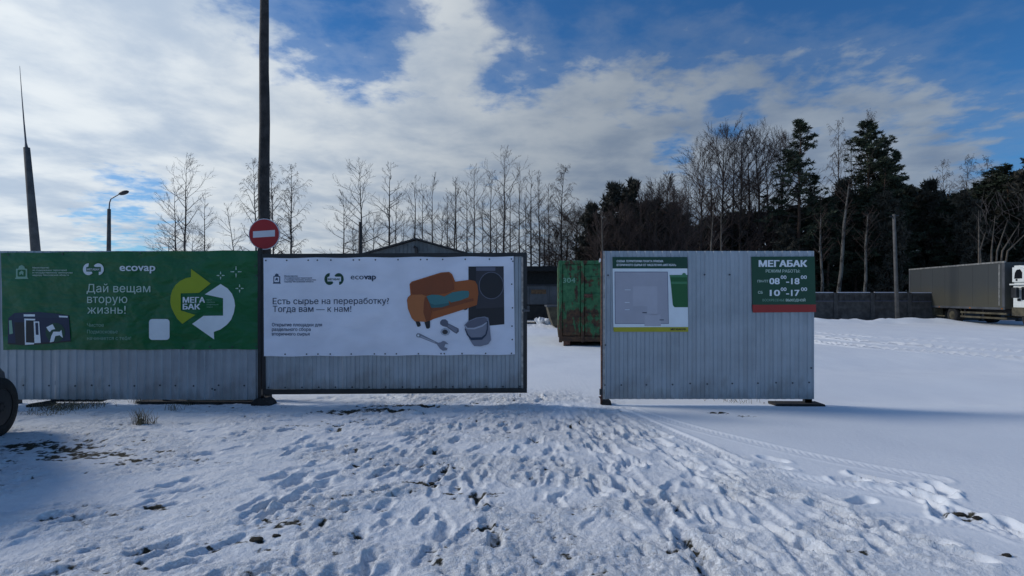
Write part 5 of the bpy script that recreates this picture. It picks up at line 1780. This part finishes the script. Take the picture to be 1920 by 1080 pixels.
# dark rounded pines
gr = 'dark rounded pines above the right fence panel'
for k, (px, py, w_, lb) in enumerate(((1112, 394, 0.8, 'leftmost and lowest of the dark rounded pines'), (1146, 356, 0.7, 'dark rounded pine with a narrow top, second from the left of its clump'), (1181, 349, 0.75, 'tallest of the dark rounded pines'),
                                      (1210, 392, 0.8, 'dark rounded pine just right of the tallest rounded one'), (1238, 384, 0.95, 'broad flat-topped dark pine, fifth of the rounded clump'), (1266, 390, 0.85, 'rightmost dark rounded pine with ragged branch ends'), (1148, 430, 1.1, 'low dark pine filling the middle front of the rounded clump'), (1215, 430, 1.4, 'low dark pine filling the right front of the rounded clump'))):
    put_tree(ROUND, k, px, py, 40 + k % 3, 10, lb, 'tree', 'pine_tree', gr, w_)
for k, (px, py) in enumerate(((1122, 405), (1165, 392), (1196, 372), (1228, 352), (1256, 360), (1282, 372))):
    put_tree(DENSE, k + 1, px, py, 38, 16, ORD[k] + ' from the left of the brown bare trees before the dark rounded pines', 'tree', 'bare_tree', 'brown bare trees before the dark rounded pines', 1.0)
# bare crowns to the right
gd = 'bare trees above the right fence panel'
for k, (px, py, Y, w_, tl) in enumerate(((1222, 350, 50, 1.0, 0), (1248, 342, 50, 1.0, 0), (1290, 330, 46, .8, -3), (1312, 285, 46, .75, 0), (1334, 270, 47, .7, 0), (1352, 252, 48, .7, -1), (1374, 262, 47, .7, 0), (1388, 265, 46, .7, 0), (1405, 248, 48, .75, 0), (1428, 252, 46, .8, 0), (1448, 275, 47, .7, 2), (1462, 262, 48, .7, 0))):
    put_tree(DENSE if k % 2 else BARE, k, px, py, Y, 16, ORD[k] + ' from the left of the bare trees above the right fence panel', 'tree', 'bare_tree', gd, w_ * (1.25 if k % 2 else 1.75), tl)
for k, (pxa, pxb, py, lb) in enumerate(((1131, 1128, 395, 'thin pale sapling in front of the dark rounded pines'), (1328, 1338, 385, 'pale sapling leaning right above the map board side of the panel'), (1352, 1352, 400, 'straight pale sapling above the middle of the right panel'))):
    Y = 34
    t_ = thing('sapling', (X(pxa, Y), Y, 0), lb, 'tree')
    MB().tube([(X(pxa, Y), Y, 0), (X(pxa, Y) * .6 + X(pxb, Y) * .4, Y, Z(480, Y)), (X(pxb, Y), Y, Z(py, Y))], [0.06, 0.05, 0.015], 6).build('trunk', M['bark_pale'], t_, world=True)
    mbs = MB()
    for q in range(14):
        z = Z(470 - q * 5, Y)
        xb2 = X(pxb, Y)
        a = rnd.uniform(0, 6.28)
        mbs.tube([(xb2, Y, z), (xb2 + math.cos(a) * .5, Y + math.sin(a) * .5, z + .6)], [0.012, 0.005], 3, cap=False)
    mbs.build('branches', M['twigs'], t_, world=True)
# tall pines
gp_ = 'tall pines at the edge of the wood'
put_tree(PINE, 0, 1499, 232, 44, 17, 'tall dark pine just above the hours board end of the right panel', 'tree', 'pine_tree', gp_, 1.0)
put_tree(PINE, 3, 1530, 330, 45, 17, 'shorter dark pine right beside the tall pine above the panel end', 'tree', 'pine_tree', gp_, 1.2)
put_tree(PINE, 1, 1628, 235, 46, 17, 'tallest dark pine left of the concrete pole', 'tree', 'pine_tree', gp_, 1.05)
put_tree(PINE, 2, 1650, 262, 47, 17, 'tall dark pine partly behind the tallest pine left of the concrete pole', 'tree', 'pine_tree', gp_, 1.0)
put_tree(PINE, 0, 1660, 300, 44, 17, 'dark pine between the tallest pine and the concrete pole', 'tree', 'pine_tree', gp_, 1.1)
put_tree(PINE, 2, 1552, 372, 44, 17, 'short dark pine left of the leaning pale birch trunk', 'tree', 'pine_tree', gp_, 1.2)
put_tree(PINE, 3, 1682, 285, 45, 17, 'dark pine with a broad crown directly above the concrete pole', 'tree', 'pine_tree', gp_, 0.95)
put_tree(WEEP, 0, 1572, 228, 50, 16, 'tall faint birch between the two tallest pines', 'tree', 'birch_tree', gp_, 0.8, 0)
put_tree(WEEP, 1, 1600, 262, 52, 16, 'faint birch left of the tallest pine', 'tree', 'birch_tree', gp_, 0.8, 0)
put_tree(WEEP, 1, 1618, 210, 56, 16, 'faint birch top rising behind the tallest pine', 'tree', 'birch_tree', gp_, 0.7, 0)
# leaning pale birch trunks
for k, (pxa, pya, pxb, pyb, r0, lb) in enumerate(((1566, 590, 1592, 345, .16, 'pale birch trunk leaning right in front of the dark wood'), (1540, 590, 1539, 400, .12, 'upright blotchy birch trunk beside the hours board'), (1617, 590, 1628, 400, .13, 'reddish pale trunk left of the concrete pole'))):
    Y = 40
    t_ = thing('birch_tree', (X(pxa, Y), Y, 0), lb, 'tree')
    q0, q1 = Vector((X(pxa, Y), Y, 0)), Vector((X(pxb, Y), Y, Z(pyb, Y)))
    MB().tube([q0, q0.lerp(q1, .35) + Vector((.1, 0, 0)), q0.lerp(q1, .7) - Vector((.06, 0, 0)), q1], [r0, r0 * .8, r0 * .6, r0 * .25], 8).build('trunk', M['birch'], t_, world=True)
    mbs = MB()
    for q in range(22):
        p = q0.lerp(q1, 0.5 + 0.5 * q / 22)
        a = rnd.uniform(0, 6.28)
        L = rnd.uniform(.6, 1.6)
        e_ = p + Vector((math.cos(a) * .6, math.sin(a) * .6, .8)) * L
        mbs.tube([p, e_], [0.02, 0.008], 3, cap=False)
        for s__ in range(4):
            mbs.tube([p.lerp(e_, .3 + .2 * s__), p.lerp(e_, .3 + .2 * s__) + Vector((rnd.gauss(0, .3), rnd.gauss(0, .3), rnd.uniform(.1, .5)))], [0.01, 0.005], 3, cap=False)
    mbs.build('branches', M['twigs_brown'], t_, world=True)
# the wood on the right: individual dark pines and a mass behind
gw = 'dark evergreens of the wood behind the truck'
ev = [(1475, 430), (1515, 415), (1552, 398), (1585, 352), (1605, 372), (1640, 380), (1662, 372), (1705, 352), (1728, 378), (1748, 352), (1768, 378), (1790, 365), (1812, 372), (1832, 345), (1858, 322), (1878, 342), (1893, 312), (1915, 325), (1938, 300), (1960, 330), (1985, 310)]
for k, (px, py) in enumerate(ev):
    lb = (ORD[k] if k < 20 else 'last') + ' from the left of the dark evergreens along the wood edge behind the truck'
    if px > 1925:
        lb = 'dark evergreen at the wood edge just beyond the right picture edge, ' + ('nearest the frame' if px < 1950 else 'second beyond the frame' if px < 1970 else 'farthest beyond the frame')
    put_tree(PINE if k % 3 else ROUND, 3 if k % 2 else 2, px, py, 43 + (k * 5) % 6, 17 if k % 3 else 10, lb, 'tree', 'evergreen_tree', gw, 1.25 if k % 3 else 0.75)
for k, (px, py) in enumerate(((1772, 302), (1808, 292), (1846, 296))):
    put_tree(WEEP, k, px, py, 56, 16, ORD[k] + ' from the left of the faint bare treetops above the wood at the right', 'tree', 'birch_tree', 'faint bare treetops above the wood', 0.9)
# fan of pale stems behind the truck
fs = thing('bare_bush', (X(1858, 37), 37, 0), 'fan of pale bare stems rising behind the truck box', 'bush')
for k, (a, b2) in enumerate(((1836, 1835), (1858, 1866), (1862, 1890), (1866, 1912), (1870, 1935), (1850, 1848))):
    Y = 37
    MB().tube([(X(a, Y), Y, 0), (X(a, Y) * .55 + X(b2, Y) * .45, Y + .1 * k, Z(470, Y)), (X(b2, Y), Y, Z(395 + k * 8, Y))], [0.075, 0.055, 0.012], 6).build('stem', M['bark_pale'], fs, world=True)
mbs = MB()
for k in range(60):
    a = rnd.uniform(1835, 1920)
    z = Z(rnd.uniform(380, 470), 37)
    mbs.tube([(X(a, 37), 37, z), (X(a, 37) + rnd.gauss(0, .5), 37 + rnd.gauss(0, .4), z + rnd.uniform(.4, 1.4))], [0.014, 0.005], 3, cap=False)
mbs.build('twigs', M['twigs'], fs, world=True)

# wood mass behind, as one
nr = np.random.RandomState(8)
N = 42000
wx = nr.uniform(7.0, 70.0, N)
wy = nr.uniform(47.0, 58.0, N)
pxv = wx / wy * F + 960
topv = 1.55 + (555 - np.interp(pxv, [1080, 1150, 1290, 1330, 1480, 1560, 1600, 1700, 1760, 1850, 1950, 2400], [470, 425, 440, 415, 400, 385, 370, 362, 375, 350, 335, 318])) / F * wy
topv += 1.0 * fbm(wx / 2.2, wy / 3.0, 5, 3)
wz = topv * (1 - nr.rand(N) ** 1.6)
sz = nr.uniform(0.25, 0.6, N)
V_ = np.empty((N * 3, 3))
c0 = np.stack([wx, wy, wz], axis=-1)
for q in range(3):
    V_[q::3] = c0 + nr.normal(size=(N, 3)) * sz[:, None] * 0.6
me_ = bpy.data.meshes.new('wood_thicket')
me_.vertices.add(N * 3)
me_.vertices.foreach_set('co', V_.ravel())
me_.loops.add(N * 3)
me_.loops.foreach_set('vertex_index', np.arange(N * 3, dtype=np.int32))
me_.polygons.add(N)
me_.polygons.foreach_set('loop_start', np.arange(0, N * 3, 3, dtype=np.int32))
me_.update(calc_edges=True)
me_.materials.append(M['wood_mass'])
tag(place('wood_thicket', me_), 'dark dense wood filling the background on the right', 'wood', kind='stuff')
print('objects', len(bpy.data.objects))
